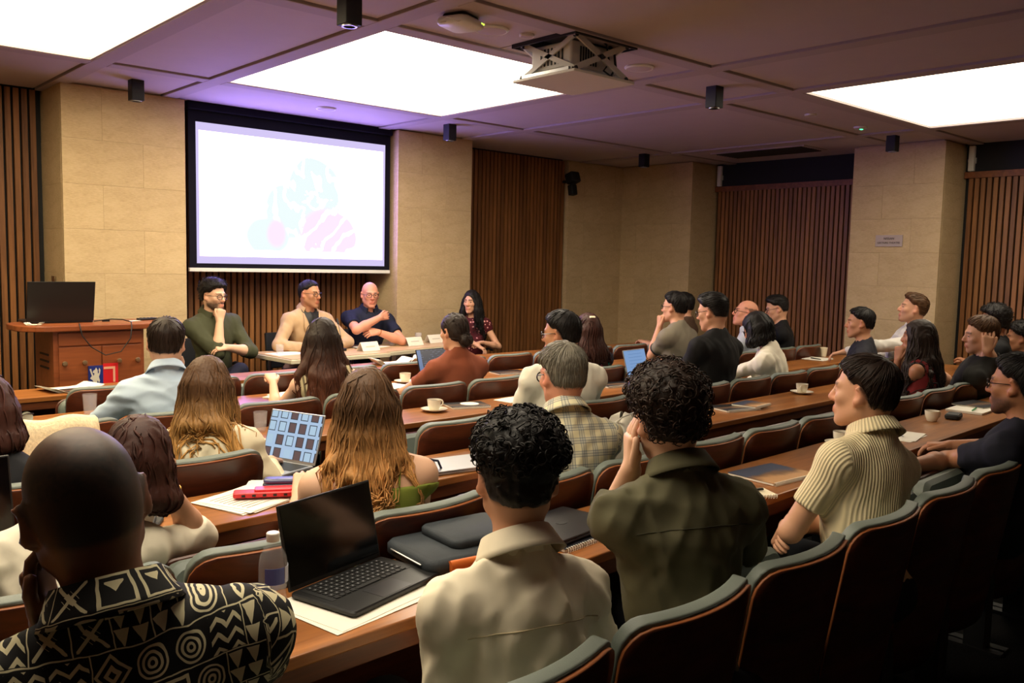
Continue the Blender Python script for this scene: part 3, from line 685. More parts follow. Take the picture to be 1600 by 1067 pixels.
def disp_mat(name, kind):
    m = bpy.data.materials.new(name); q = NT(m); q.b.inputs['Base Color'].default_value = (0.01, 0.01, 0.01, 1); q.b.inputs['Roughness'].default_value = 0.2
    v = q.coord('Object'); sp = q.node('ShaderNodeSeparateXYZ'); q.link(v, sp.inputs[0]); x, z = sp.outputs[0], sp.outputs[2]
    if kind == 'white': col = (0.86, 0.90, 1.0, 1); st = 1.15; c = None
    elif kind == 'blue':
        st = 0.62; c = q.mix(q.math('GREATER_THAN', q.math('SINE', q.math('MULTIPLY', z, 260)), 0.75), (0.30, 0.52, 0.92, 1), (0.22, 0.42, 0.80, 1))
        c = q.mix(q.math('LESS_THAN', q.math('ABSOLUTE', x), 0.09), (0.30, 0.52, 0.92, 1), c)
    elif kind == 'code':
        st = 0.5; n = q.noise(q.coord('Object', (30, 1, 90)), 1, 1)
        ln = q.math('MULTIPLY', q.math('GREATER_THAN', q.math('SINE', q.math('MULTIPLY', z, 420)), 0.3), q.math('GREATER_THAN', n, 0.55))
        c = q.mix(q.math('MULTIPLY', ln, 0.5), (0.015, 0.025, 0.07, 1), (0.2, 0.3, 0.6, 1)); c = q.mix(q.math('LESS_THAN', x, -0.115), c, (0.18, 0.32, 0.66, 1))
    else:
        st = 0.8; cx = q.math('MULTIPLY', q.math('ADD', x, 0.16), 17.0); cz = q.math('MULTIPLY', q.math('ADD', z, 0.0), 17.0)
        fx, fz = q.math('FRACT', cx), q.math('FRACT', cz)
        ins = q.math('MULTIPLY', q.math('MULTIPLY', q.math('GREATER_THAN', fx, 0.14), q.math('LESS_THAN', fx, 0.86)), q.math('MULTIPLY', q.math('GREATER_THAN', fz, 0.12), q.math('LESS_THAN', fz, 0.9)))
        inn = q.math('MULTIPLY', q.math('MULTIPLY', q.math('GREATER_THAN', fx, 0.22), q.math('LESS_THAN', fx, 0.80)), q.math('MULTIPLY', q.math('GREATER_THAN', fz, 0.18), q.math('LESS_THAN', fz, 0.84)))
        idv = q.node('ShaderNodeCombineXYZ'); q.link(q.math('FLOOR', cx), idv.inputs[0]); q.link(q.math('FLOOR', cz), idv.inputs[1])
        wn = q.node('ShaderNodeTexWhiteNoise', noise_dimensions='2D'); q.link(idv.outputs[0], wn.inputs['Vector']); rnd = wn.outputs['Value']
        bg = (0.50, 0.68, 0.92, 1); pic = q.mix(q.math('GREATER_THAN', rnd, 0.58), (0.52, 0.72, 0.9, 1), (0.16, 0.10, 0.10, 1))
        fr = q.mix(q.math('GREATER_THAN', rnd, 0.2), bg, (0.05, 0.06, 0.08, 1))
        c = q.mix(ins, bg, fr); c = q.mix(inn, c, pic)
    if c is None: q.b.inputs['Emission Color'].default_value = col
    else: q.link(c, q.b.inputs['Emission Color'])
    q.b.inputs['Emission Strength'].default_value = st; return m
KEYM = MB().rbox((0, 0, 0.0012), (0.0155, 0.0150, 0.0024), 0.002, n=1).mesh('key', M['key'])
def laptop(x, y, z, yaw, ang, lab, shell='graphite', disp=None, w_=0.31, d=0.22, keys=False, lidlogo=False, tilt=0):
    """hinge line along local x at y=0; base extends to -y (towards the user), lid rises at +y"""
    t = empty('laptop', (x, y, z), yaw); tag(t, lab, 'laptop'); t.rotation_euler[0] = rad(tilt); S = M[shell]
    b = MB().rbox((0, -d/2, 0.008), (w_, d, 0.014), 0.012, n=4).build('base', S, t, smooth=40)
    kb = MB().cbox((0, -d*0.33, 0.0154), (w_*0.88, d*0.50, 0.0008)).build('keyboard', M['key'], t)
    if keys:
        for row in range(6):
            n = 14; yk = -d*0.115-row*0.0182
            for k in range(n):
                if row == 5 and 4 <= k <= 8: continue
                inst('key', KEYM, kb, (-0.1235+k*0.019, yk, 0.0158))
        if True: inst('key', KEYM, kb, (-0.1235+6*0.019, -d*0.115-5*0.0182, 0.0158), scale=(5.8, 1, 1))
        lg = MB()
        for row in range(5):
            for k in range(14): lg.cbox((-0.1235+k*0.019, -d*0.115-row*0.0182, 0.01835), (0.0035, 0.0045, 0.0003))
        o = lg.build('key_legends', M['keyleg'], kb); o['kind'] = 'stuff'
    MB().cbox((0, -d*0.80, 0.0152), (0.11, 0.07, 0.0006)).build('trackpad', M['graphite'] if shell != 'silver' else M['silver'], t)
    R = rx(ang-90) if True else None
    R = rx(90-ang) if False else rx(-(ang-90))
    le = empty('screen_lid', (0, 0, 0.014), 0, t); le.rotation_euler = (rad(-(ang-90)), 0, 0)
    MB().box((-w_/2, -0.001, 0.0), (w_/2, 0.006, d)).build('lid_shell', S, le, bevel=0.003)
    MB().box((-w_/2+0.006, -0.002, 0.012), (w_/2-0.006, -0.0012, d-0.006)).build('display', disp or M['screen_off'], le)
    if lidlogo: MB().lathe([(0.0, 0), (0.018, 0), (0.018, 0.0006), (0, 0.0006)], 18, (0, 0.0062, d*0.52), R=rx(-90), capb=False, capt=False).build('round_lid_mark', M['steel'], le)
    return t
def closed_laptop(x, y, z, yaw, lab, shell, logo=False, w_=0.31, d=0.22):
    t = empty('closed_laptop', (x, y, z), yaw); tag(t, lab, 'laptop')
    MB().rbox((0, 0, 0.005), (w_, d, 0.009), 0.012, n=4).build('base', M[shell], t, smooth=40); MB().rbox((0, 0, 0.0135), (w_, d, 0.006), 0.012, n=4).build('lid', M[shell], t, smooth=40)
    if logo: MB().prism(rounded(0.04, 0.03, 0.013, 3), 0.0165, 0.0172).build('dark_lid_mark', M['black'], t)
    return t
# ---- back row desk
laptop(1.15, 1.945, T+0.003, 15.5, 102, 'open black laptop with a dark screen in front of the man in the cream shirt', 'lapblack', None, 0.335, 0.215, True)
sheet(1.13, 1.80, T, 0.34, 0.25, 14, 'white printed booklet lying under the open black laptop', 'booklet', 2, name='booklet')
t = empty('water_bottle', (0.895, 1.80, T)); tag(t, 'half-full clear plastic water bottle with white cap and blue label', 'bottle')
prof = [(0.0, 0.004), (0.026, 0.0), (0.031, 0.006), (0.032, 0.02), (0.029, 0.03), (0.032, 0.04), (0.029, 0.05), (0.032, 0.06), (0.028, 0.075), (0.0315, 0.088), (0.033, 0.10), (0.033, 0.14), (0.030, 0.158), (0.021, 0.176), (0.0125, 0.186), (0.0125, 0.20)]
MB().lathe(prof, 28, capb=False, capt=False).build('bottle_body', M['pet'], t, smooth=50)
MB().lathe([(0.0, 0.006)]+[(r-0.0015, z) for r, z in prof[2:10]]+[(0.0, 0.088)], 24, capb=False, capt=False).build('water', M['bottle_water'], t, smooth=50)
MB().lathe([(0.0145, 0.194), (0.015, 0.196), (0.015, 0.212), (0.013, 0.214), (0.0, 0.214)], 22, capb=True, capt=False).build('cap', M['white'], t, smooth=40)
ang = np.linspace(-2.6, -1.2, 8)
MB().grid([[(0.0335*math.cos(a), 0.0335*math.sin(a), z) for z in (0.100, 0.138)] for a in ang]).build('label_blue', mat('blue_label', (70, 84, 160), 0.5), t, solid=0.0006)
ang = np.linspace(-1.1, -0.2, 6)
MB().grid([[(0.0335*math.cos(a), 0.0335*math.sin(a), z) for z in (0.100, 0.138)] for a in ang]).build('label_white', mat('pale_label', (190, 196, 214), 0.5), t, solid=0.0006)
t = empty('laptop_sleeve', (1.53, 1.90, T), -4); tag(t, 'dark slate laptop sleeve with an orange handle strip lying on the back desk', 'bag')
MB().rbox((0, 0, 0.024), (0.37, 0.26, 0.046), 0.035, n=5).build('main_pocket', M['bagcloth'], t, smooth=50)
MB().rbox((0.05, 0.02, 0.057), (0.25, 0.20, 0.028), 0.03, n=5).build('front_pocket', M['bagcloth'], t, smooth=50)
MB().tube([(-0.13, -0.134, 0.03), (-0.04, -0.14, 0.03), (0.05, -0.134, 0.03)], 0.012, 8, flat=1.3).build('orange_handle', M['orange'], t, smooth=60)
MB().tube([(-0.187, -0.08, 0.028), (-0.187, 0.08, 0.028)], 0.003, 6).build('zip', M['steel'], t)
closed_laptop(1.90, 1.865, T+0.016, 8, 'closed graphite laptop left of the man in the olive shirt', 'graphite', True)
notebook(1.90, 1.84, T, 0.28, 0.21, 6, 'spiral notebook under the closed graphite laptop', DARKC)
notebook(3.12, 1.87, T, 0.30, 0.22, -3, 'spiral notebook with a dusk landscape cover between the olive shirt and the ribbed polo', SUNSET)
notebook(2.80, 1.755, T, 0.15, 0.105, -28, 'small white spiral notepad beside the dusk landscape notebook', M['paper_warm'], h=0.007); pen(2.80, 1.76, T+0.0085, -18, 'black pen lying on the small white notepad', M['black'], 0.11)
cup(3.94, 2.00, T, 'on the back desk beside the man in the ribbed polo', 20)
sheet(4.42, 1.93, T, 0.26, 0.19, 10, 'open white notebook behind the shoulder of the man in the ribbed polo', 'paper', 3); pen(4.42, 1.93, T+0.006, 35, 'steel pen on the open notebook right of the ribbed polo', M['steel'])
cup(5.02, 2.02, T, 'without a saucer in front of the man in the navy T-shirt', -20, saucer=False)
t = empty('black_pouch', (5.22, 1.98, T), 12); tag(t, 'small black pouch right of the mug', 'pouch'); MB().rbox((0, 0, 0.015), (0.13, 0.08, 0.03), 0.02).build('pouch_body', M['black'], t, smooth=40); MB().tube([(-0.06, -0.03, 0.03), (0.06, -0.03, 0.03)], 0.002, 5).build('zip', M['steel'], t)
notebook(5.62, 2.03, T, 0.30, 0.21, 4, 'white notebook stacked with a dark folder near the navy T-shirt', M['paper'], False, 0.014)
notebook(5.80, 2.06, T+0.014, 0.28, 0.20, -6, 'dark folder lying on the white notebook', DARKC, False, 0.008); pen(5.55, 1.99, T+0.016, 10, 'green pen on the white notebook', M['green'])
laptop(0.17, 2.02, T, -15, 112, 'open laptop with a glowing white screen in front of the man in the patterned shirt', 'lapblack', disp_mat('white_document_screen', 'white'), 0.36, 0.24)
# ---- second row from back
laptop(0.42, 2.82, T, 4, 100, 'open black laptop with its dark screen at the left edge', 'lapblack', None, 0.34, 0.23)
t = empty('smartphone', (0.90, 2.69, T+0.013), -25); tag(t, 'black smartphone lying on a dark wallet by the white-sleeved elbow', 'phone'); MB().rbox((0, 0, 0.0045), (0.078, 0.158, 0.008), 0.012).build('phone_body', M['black'], t, smooth=40); MB().cbox((0, 0, 0.0087), (0.07, 0.145, 0.0006)).build('display', M['screen_off'], t)
t = empty('wallet', (0.90, 2.69, T), -32); tag(t, 'dark leather wallet under the smartphone', 'wallet'); MB().rbox((0, 0, 0.006), (0.10, 0.19, 0.012), 0.012).build('wallet_body', M['black'], t, smooth=40); MB().cbox((0, 0.02, 0.0126), (0.098, 0.002, 0.0008)).build('fold_line', M['graphite'], t)
cup(1.0, 2.87, T, 'behind the ear of the man in the patterned shirt', 60)
sheet(1.33, 2.80, T, 0.32, 0.24, 22, 'stack of white printed papers on the desk behind the red case', 'papers', 6, name='paper_stack', ruled=True)
sheet(1.46, 2.84, T+0.010, 0.26, 0.19, -30, 'loose white paper under the blue spectacle case', 'paper', 3)
t = empty('pencil_case', (1.345, 2.765, T+0.014), -28); tag(t, 'red case lying on the white papers', 'case'); MB().rbox((0, 0, 0.010), (0.21, 0.055, 0.018), 0.008).build('case_body', M['red'], t, smooth=40); MB().rbox((0.03, 0.012, 0.022), (0.13, 0.05, 0.008), 0.008).build('case_flap', mat('pinkish_red_plastic', (226, 60, 72), 0.35), t)
for k in range(5): MB().cbox((-0.07+k*0.035, -0.0285, 0.009), (0.012, 0.002, 0.008)).build('slot', M['black'], t)
t = empty('spectacle_case', (1.435, 2.79, T+0.018), -30); tag(t, 'dark blue hard spectacle case beside the red case', 'case'); MB().rbox((0, 0, 0.014), (0.155, 0.062, 0.026), 0.024, n=5).build('case_bottom', mat('slate_blue_case', (54, 60, 84), 0.35), t, smooth=50); MB().rbox((0, 0, 0.033), (0.150, 0.058, 0.016), 0.024, n=5).build('case_lid', mat('slate_blue_lid', (74, 80, 118), 0.3), t, smooth=50)
pen(1.49, 2.70, T+0.014, 40, 'blue pen near the dark blue spectacle case', M['blue'], 0.12)
closed_laptop(2.18, 2.76, T, -8, 'closed silver laptop right of the woman in the green camisole', 'silver')
t = empty('cloth_pouch', (1.99, 2.73, T), 10); tag(t, 'dark navy drawstring pouch beside the silver laptop', 'pouch'); MB().lathe([(0.0, 0.0), (0.05, 0.004), (0.062, 0.025), (0.05, 0.05), (0.02, 0.064), (0.0, 0.066)], 18, capb=False, capt=False).build('pouch_body', M['navy'], t, smooth=60); MB().tube([(0.02, 0, 0.06), (0.06, -0.03, 0.05), (0.085, -0.03, 0.006)], 0.005, 6).build('drawstring', M['navy'], t)
notebook(4.42, 2.93, T, 0.26, 0.19, -14, 'dark glossy notebook behind the curly head of the man in the olive shirt', DARKC); notebook(4.56, 2.90, T+0.012, 0.2, 0.16, 8, 'notebook with a pale dusk cover on top of the dark glossy notebook', SUNSET)
cup(5.36, 3.02, T, 'in front of the woman in the white blouse', 200)
# white tote bag on a seat
t = empty('tote_bag', (2.80, 2.40, 0.50), 12); tag(t, 'white cotton tote bag with blue print on the seat beside the checked shirt', 'bag')
P = []
for k, (z, a, b) in enumerate(((0, 0.10, 0.06), (0.08, 0.14, 0.09), (0.22, 0.15, 0.085), (0.36, 0.13, 0.07), (0.425, 0.09, 0.04), (0.44, 0.02, 0.01))):
    P.append([(a*math.cos(q)*(1+0.08*math.sin(3*q+k)), b*math.sin(q)*(1+0.15*math.sin(2*q+2*k)), z+0.02*math.sin(2*q+k)*(z > 0.1)) for q in np.linspace(0, 2*PI, 25)])
MB().grid(P, flip=True).build('bag_body', mat('white_cotton', (214, 208, 192), 0.85, bump=0.2, bscale=40), t, smooth=70)
MB().cbox((-0.05, -0.072, 0.37), (0.07, 0.012, 0.05), rx(-14)).build('blue_print', mat('mid_blue_print', (60, 90, 150), 0.7), t)
MB().tube([(-0.05, 0, 0.42), (-0.08, -0.04, 0.45), (0.0, -0.05, 0.46), (0.06, 0, 0.42)], 0.008, 6, flat=0.4).build('strap', M['white'], t)
# ---- middle row
glass(1.875, 3.90, T, 'half full of water beside the cup on the middle desk'); cup(2.0, 3.84, T, 'behind the open laptop on the middle desk', 160)
sheet(1.75, 3.66, T, 0.12, 0.12, 30, 'folded white napkin in front of the drinking glass', 'napkin', 3, 'paper_warm', name='napkin')
laptop(1.77, 3.42, 0.68, -71, 108, 'open silver laptop showing a grid of pictures, beside the cream cardigan', 'silver', disp_mat('picture_grid_screen', 'pics'), 0.31, 0.22)
t = empty('card_folder', (1.68, 3.39, 0.648), -71); tag(t, 'teal card folder under the picture-grid laptop', 'folder'); MB().rbox((0, 0, 0.012), (0.33, 0.24, 0.024), 0.004).build('folder_leaf', M['teal'], t); MB().rbox((0.004, 0.004, 0.0275), (0.33, 0.24, 0.005), 0.004).build('folder_cover', M['teal'], t)
cup(2.90, 3.87, T, 'alone on the middle desk above an empty chair', 0)
notebook(3.16, 3.90, T, 0.24, 0.17, -18, 'dark notebook with a white oval right of the lone cup', DARKC); 
t = empty('paper_disc', (3.18, 3.90, T+0.012)); tag(t, 'oval white paper lying on the dark notebook', 'paper'); MB().lathe([(0.0, 0.001), (0.055, 0.001), (0.055, 0.002), (0.0, 0.002)], 22, capb=False, capt=False).build('disc', M['paper'], t)
sheet(3.55, 3.92, T, 0.2, 0.14, 10, 'white paper just left of the man in the white T-shirt', 'paper', 2)
notebook(4.57, 4.0, T, 0.27, 0.18, -8, 'dark spiral notebook left of the blue-screen laptop', DARKC)
laptop(5.0, 4.14, T, 8, 106, 'open laptop with a light blue screen in front of the man in the black T-shirt', 'silver', disp_mat('blue_document_screen', 'blue'), 0.30, 0.21)
laptop(5.85, 4.0, T, -5, 70, 'dark half-closed laptop by the elbow of the woman in the white blouse', 'graphite', None, 0.3, 0.2)
sheet(7.58, 4.12, T, 0.28, 0.2, 12, 'white papers beside the paper cup near the right wall', 'papers', 4); pen(7.5, 4.1, T+0.006, 70, 'dark pen on the papers by the paper cup', M['black'])
t = empty('paper_cup', (7.86, 4.22, T)); tag(t, 'small white paper cup on the desk in front of the man in the dark T-shirt', 'cup'); MB().lathe([(0.0, 0.003), (0.026, 0.0), (0.036, 0.085), (0.034, 0.085), (0.025, 0.005), (0.0, 0.005)], 20, capb=False, capt=False).build('cup_wall', M['paper_warm'], t, smooth=40); MB().lathe([(0.036, 0.083), (0.038, 0.085), (0.036, 0.088), (0.034, 0.085), (0.036, 0.083)], 20, capb=False, capt=False).build('rim', M['paper_warm'], t)
# ---- second row from front
t = empty('sunglasses', (1.03, 4.80, T), 12); tag(t, 'folded dark-rimmed sunglasses lying on the desk at the left', 'glasses')
for sx in (-0.036, 0.036):
    MB().lathe([(0.0, 0), (0.030, 0), (0.030, 0.003), (0, 0.003)], 18, (sx, 0, 0.014), R=rx(72), capb=False, capt=False).build('lens', mat('pale_mirror_lens', (200, 196, 170), 0.15, 0.6), t, smooth=40)
MB().tube([(-0.07, 0, 0.03), (-0.036, -0.002, 0.035), (0, 0, 0.026), (0.036, -0.002, 0.035), (0.07, 0, 0.03)], 0.003, 6).build('frame', M['spect'], t); 
for sx in (-0.07, 0.07): MB().tube([(sx, 0, 0.03), (sx*0.9, 0.05, 0.012), (-sx*0.3, 0.058, 0.004)], 0.0025, 6).build('temple', M['spect'], t)
glass(1.36, 4.80, T, 'by the left elbow of the man in the light blue shirt', 0.11, 0.036, 0.3)
sheet(2.55, 4.86, T, 0.24, 0.17, 18, 'white paper under the hands of the woman in the sleeveless top', 'paper', 3); notebook(2.42, 4.80, T, 0.16, 0.11, 30, 'small white notepad with a dark edge near the bare elbow', M['paper'], False, 0.008)
cup(3.56, 5.06, T-0.12+0.12, 'behind the glass next to the rust T-shirt', 30) if False else cup(3.42, 4.90, T, 'behind the glass next to the rust T-shirt', 30)
glass(3.50, 4.80, T, 'in front of the cup next to the rust T-shirt', 0.075, 0.033, 0.4)
sheet(3.22, 4.78, T, 0.26, 0.18, 14, 'white papers left of the cup by the rust T-shirt', 'papers', 5)
laptop(3.72, 4.93, T, 6, 108, 'open laptop with dark code on screen in front of the woman in the rust T-shirt', 'graphite', disp_mat('dark_code_screen', 'code'), 0.31, 0.21)
notebook(4.38, 4.90, T, 0.26, 0.18, -12, 'striped spiral notebook right of the rust T-shirt', DARKC); sheet(4.58, 4.86, T, 0.22, 0.15, 20, 'white paper beside the striped notebook', 'paper', 2)
sheet(5.28, 4.92, T, 0.24, 0.17, 5, 'white handout left of the man in the grey polo', 'paper', 3, curl=0.12)
# ---- front row
sheet(1.52, 5.76, T, 0.30, 0.21, 12, 'curled white papers on the front desk below the lectern', 'papers', 4, curl=0.10)
notebook(1.55, 5.66, T+0.006, 0.2, 0.13, 8, 'black folder lying on the curled white papers', DARKC, False, 0.008)
sheet(3.95, 5.86, T, 0.3, 0.2, -10, 'crumpled white papers on the front desk below the panel table', 'papers', 4, curl=0.18); sheet(4.25, 5.90, T, 0.24, 0.17, 30, 'second heap of white papers right of the crumpled ones', 'papers', 3, curl=0.15)
# ---- panel table
def name_card(k, u, v, yaw, lab):
    x, y, yw = on_table(k, u, v); t = empty('name_card', (x, y, PTZ), yw+yaw); tag(t, lab, 'name card')
    for s_ in (-1, 1): MB().cbox((0, s_*0.024, 0.042), (0.21, 0.0015, 0.09), rx(s_*28)).build('card_leaf', M['paper'], t)
    MB().cbox((0, -0.0262, 0.043), (0.11, 0.0006, 0.010), rx(-28)).build('faint_print', mat('card_print', (196, 190, 176), 0.8), t)
name_card('a', 0.36, 0.16, 14, 'folded white name card at the left end of the panel table'); name_card('a', 0.92, 0.22, 8, 'folded white name card in front of the man in the blazer')
name_card('b', 0.62, 0.24, -2, 'folded white name card in front of the bald panellist'); name_card('b', 1.0, 0.30, -2, 'folded white name card at the right end of the panel table')
for k, u, v, lab in (('a', 0.10, 0.36, 'at the left end of the panel table'), ('b', 0.46, 0.36, 'between the bald panellist and his name card'), ('b', 0.98, 0.50, 'at the right end of the panel table')):
    x, y, _ = on_table(k, u, v); glass(x, y, PTZ, lab, 0.09, 0.036, 0.55)
for k, u, v, lab in (('a', 0.20, 0.40, 'white sheet by the left glass on the panel table'), ('b', 0.22, 0.40, 'white sheet before the bald panellist on the panel table')):
    x, y, yw = on_table(k, u, v); sheet(x, y, PTZ, 0.30, 0.21, yw+8, lab, 'paper', 2)
x, y, _ = on_table('a', 0.72, 0.36); t = empty('table_microphone', (x, y, PTZ)); tag(t, 'small gooseneck microphone in front of the man in the blazer', 'microphone')
MB().rbox((0, 0, 0.012), (0.07, 0.09, 0.024), 0.01).build('base', M['black'], t); MB().tube([(0, 0, 0.02), (0, 0.01, 0.14), (0, 0.05, 0.24)], 0.004, 6).build('gooseneck', M['steel'], t); MB().tube([(0, 0.05, 0.24), (0, 0.075, 0.285)], 0.010, 8).build('capsule', M['black'], t)
# ---- lectern top
laptop(1.66, 6.48, 1.1005, 178, 104, 'open black laptop seen from behind on the lectern', 'lapblack', None, 0.42, 0.28)
t = empty('power_cable', (1.92, 6.42, 1.102)); tag(t, 'thin black cable looping from the lectern laptop down its front', 'cable')
MB().tube([(-0.05, 0.05, 0.006), (0.06, 0.02, 0.02), (0.11, -0.06, 0.02), (0.13, -0.17, 0.01), (0.12, -0.215, -0.02), (0.11, -0.215, -0.10), (0.05, -0.20, -0.19), (-0.05, -0.195, -0.21), (-0.14, -0.20, -0.15), (-0.2, -0.212, -0.07), (-0.215, -0.215, 0.0), (-0.20, -0.15, 0.008)], 0.004, 6).build('cord', M['black'], t, smooth=60)
MB().rbox((0.03, 0.05, 0.008), (0.05, 0.02, 0.014), 0.004).build('plug', M['black'], t)
sheet(2.16, 6.50, 1.1005, 0.10, 0.06, 10, 'small white note card on the lectern top', 'paper', 1); sheet(1.47, 6.36, 1.1005, 0.09, 0.06, -20, 'crumpled white tissue left of the lectern laptop', 'tissue', 3, curl=0.06, name='tissue')
t = empty('remote_control', (2.26, 6.55, 1.1005), 15); tag(t, 'slim dark remote control at the right end of the lectern', 'remote control'); MB().rbox((0, 0, 0.009), (0.15, 0.04, 0.016), 0.008).build('remote_body', M['graphite'], t, smooth=40)
for k in range(4): MB().cbox((-0.05+k*0.03, 0, 0.018), (0.012, 0.014, 0.003)).build('button', M['black'], t)
# ---- garments draped over chair backs
def drape(x, y, z, w_, h1, h2, yaw, m, lab, name, seed=1):
    t = empty(name, (x, y, 0), yaw); tag(t, lab, 'garment'); r = random.Random(seed); us = np.linspace(-0.5, 0.5, 21); P = []
    prof = [(-0.045, -h1), (-0.040, -h1*0.66), (-0.036, -h1*0.33), (-0.028, -0.02), (-0.012, 0.015), (0.02, 0.022), (0.05, 0.012), (0.066, -0.03), (0.074, -h2*0.5), (0.08, -h2)]
    for i, u in enumerate(us):
        f = 0.008*math.sin(u*19+seed)+0.005*math.sin(u*41); row = []
        for k, (py_, pz_) in enumerate(prof):
            hang = min(1, abs(pz_)/0.1); sg = -1 if py_ < 0.02 else 1
            row.append((u*w_*(1+0.05*hang), py_*1.15+0.22*u*u*0.5+sg*f*hang-0.02*(0), z+pz_*(1+0.12*math.sin(u*7+seed))+0.008*math.sin(u*9)))
        P.append(row)
    MB().grid(P).build('cloth', m, t, smooth=80, solid=0.012)
    mb = MB(); 
    for e in (0, -1): mb.tube([P[i][e] for i in range(21)], 0.007, 6)
    mb.build('hem', m, t, smooth=80)
drape(1.0, rowy('D', 1.0)-0.60, 0.858, 0.31, 0.22, 0.14, ROWYAW, M['crochet'], 'cream crochet cardigan draped over a chair behind the shaved head', 'crochet_cardigan', 2)
# ================================================================== PEOPLE: implicit surfaces meshed with surface nets
f32 = np.float32
def rc(a, b, ra, rb): return ('rc', np.asarray(a, f32), np.asarray(b, f32), ra, rb)
def el(c, r, R=None): return ('el', np.asarray(c, f32), np.asarray(r, f32), None if R is None else np.asarray(R, f32))
def d_prim(q, p):
    if q[0] == 'rc':
        _, a, b, ra, rb = q; ba = b-a; pa = p-a; h = np.clip(pa@ba/max(float(ba@ba), 1e-9), 0, 1)
        return np.linalg.norm(pa-h[:, None]*ba, axis=1)-(ra+(rb-ra)*h)
    _, c, r, R = q; u = p-c
    if R is not None: u = u@R          # R columns = local axes
    k0 = np.linalg.norm(u/r, axis=1); k1 = np.linalg.norm(u/(r*r), axis=1)+1e-9
    return k0*(k0-1)/k1
def smin(a, b, k):
    h = np.maximum(k-np.abs(a-b), 0)/k; return np.minimum(a, b)-h*h*k*0.25
def smax(a, b, k): return -smin(-a, -b, k)
def union(prims, p, k=0.03):
    d = None
    for q in prims:
        kk = k
        if isinstance(q[-1], dict): kk = q[-1]['k']; q = q[:-1]
        e = d_prim(q, p)
        if len(q) and d is None: d = e
        else: d = smin(d, e, kk)
    return d
def K(q, k): return q+({'k': k},)
def waves(seed, n, lam0, lam1, stretch=(1, 1, 1)):
    r = np.random.default_rng(seed); W = []
    for _ in range(n):
        v = r.normal(size=3)*np.array(stretch); v = v/np.linalg.norm(v)*2*PI/r.uniform(lam0, lam1)
        v2 = r.normal(size=3); v2 = v2/np.linalg.norm(v2)*2*PI/(lam1*1.7); W.append((v.astype(f32), v2.astype(f32), r.uniform(0, 6.28)))
    return W
def wsum(W, p): return sum(np.sin(p@a+ph+1.3*np.sin(p@b+ph)) for a, b, ph in W)/math.sqrt(len(W))
def creases(W, p):
    out = 0
    for a, b, ph in W: out = out+(2*np.abs(np.sin(0.5*(p@a)+ph+0.9*np.sin(p@b+ph)))-1)*(0.5+0.5*np.sin(p@b*1.3+2.1*ph))
    return out/math.sqrt(len(W))
def surface(fn, lo, hi, v, B=4):
    lo = np.asarray(lo, float); hi = np.asarray(hi, float); nb = np.ceil((hi-lo)/(v*B)).astype(int); n = nb*B
    g = np.stack(np.meshgrid(*[np.arange(k) for k in nb], indexing='ij'), -1).reshape(-1, 3)
    dc = fn(((g+0.5)*B*v+lo).astype(f32))
    D = np.repeat(np.repeat(np.repeat(dc.reshape(nb), B, 0), B, 1), B, 2).astype(f32)
    act = g[np.abs(dc) < B*v*0.87*1.5+0.012]
    if not len(act): return np.zeros((0, 3)), np.zeros((0, 4), int)
    o = np.stack(np.meshgrid(*[np.arange(B)]*3, indexing='ij'), -1).reshape(-1, 3)
    idx = (act[:, None, :]*B+o[None]).reshape(-1, 3)
    D[idx[:, 0], idx[:, 1], idx[:, 2]] = fn((idx*v+lo).astype(f32))
    D[0], D[-1], D[:, 0], D[:, -1], D[:, :, 0], D[:, :, -1] = 1, 1, 1, 1, 1, 1
    S = D < 0; c = np.zeros(np.array(S.shape)-1, np.int8)
    offs = [(i, j, k) for i in (0, 1) for j in (0, 1) for k in (0, 1)]
    for i, j, k in offs: c += S[i:c.shape[0]+i, j:c.shape[1]+j, k:c.shape[2]+k]
    cell = np.argwhere((c > 0) & (c < 8)); vals = np.stack([D[cell[:, 0]+i, cell[:, 1]+j, cell[:, 2]+k] for i, j, k in offs], 1)
    acc = np.zeros((len(cell), 3)); cnt = np.zeros(len(cell)); O = np.array(offs, float)
    for a in range(8):
        for b in range(a+1, 8):
            if np.abs(O[a]-O[b]).sum() != 1: continue
            va, vb = vals[:, a], vals[:, b]; m = (va < 0) != (vb < 0)
            t_ = np.where(m, va/np.where(m, va-vb, 1), 0); acc += np.where(m[:, None], O[a]+(O[b]-O[a])*t_[:, None], 0); cnt += m
    verts = (cell+acc/np.maximum(cnt, 1)[:, None])*v+lo
    ID = -np.ones(c.shape, np.int64); ID[cell[:, 0], cell[:, 1], cell[:, 2]] = np.arange(len(cell)); F = []
    for ax in range(3):
        sl0 = [slice(1, -1)]*3; sl1 = [slice(1, -1)]*3; sl0[ax] = slice(0, -1); sl1[ax] = slice(1, None)
        A, Bm = S[tuple(sl0)], S[tuple(sl1)]; e = np.argwhere(A != Bm); 
        if not len(e): continue
        fl = A[e[:, 0], e[:, 1], e[:, 2]]; e = e+1; e[:, ax] -= 1
        u, w_ = (ax+1) % 3, (ax+2) % 3; q = []
        for du, dw in ((-1, -1), (0, -1), (0, 0), (-1, 0)):
            t_ = e.copy(); t_[:, u] += du; t_[:, w_] += dw; q.append(ID[t_[:, 0], t_[:, 1], t_[:, 2]])
        q = np.stack(q, 1); q[~fl] = q[~fl][:, ::-1]; F.append(q[(q >= 0).all(1)])
    return verts, np.concatenate(F) if F else np.zeros((0, 4), int)
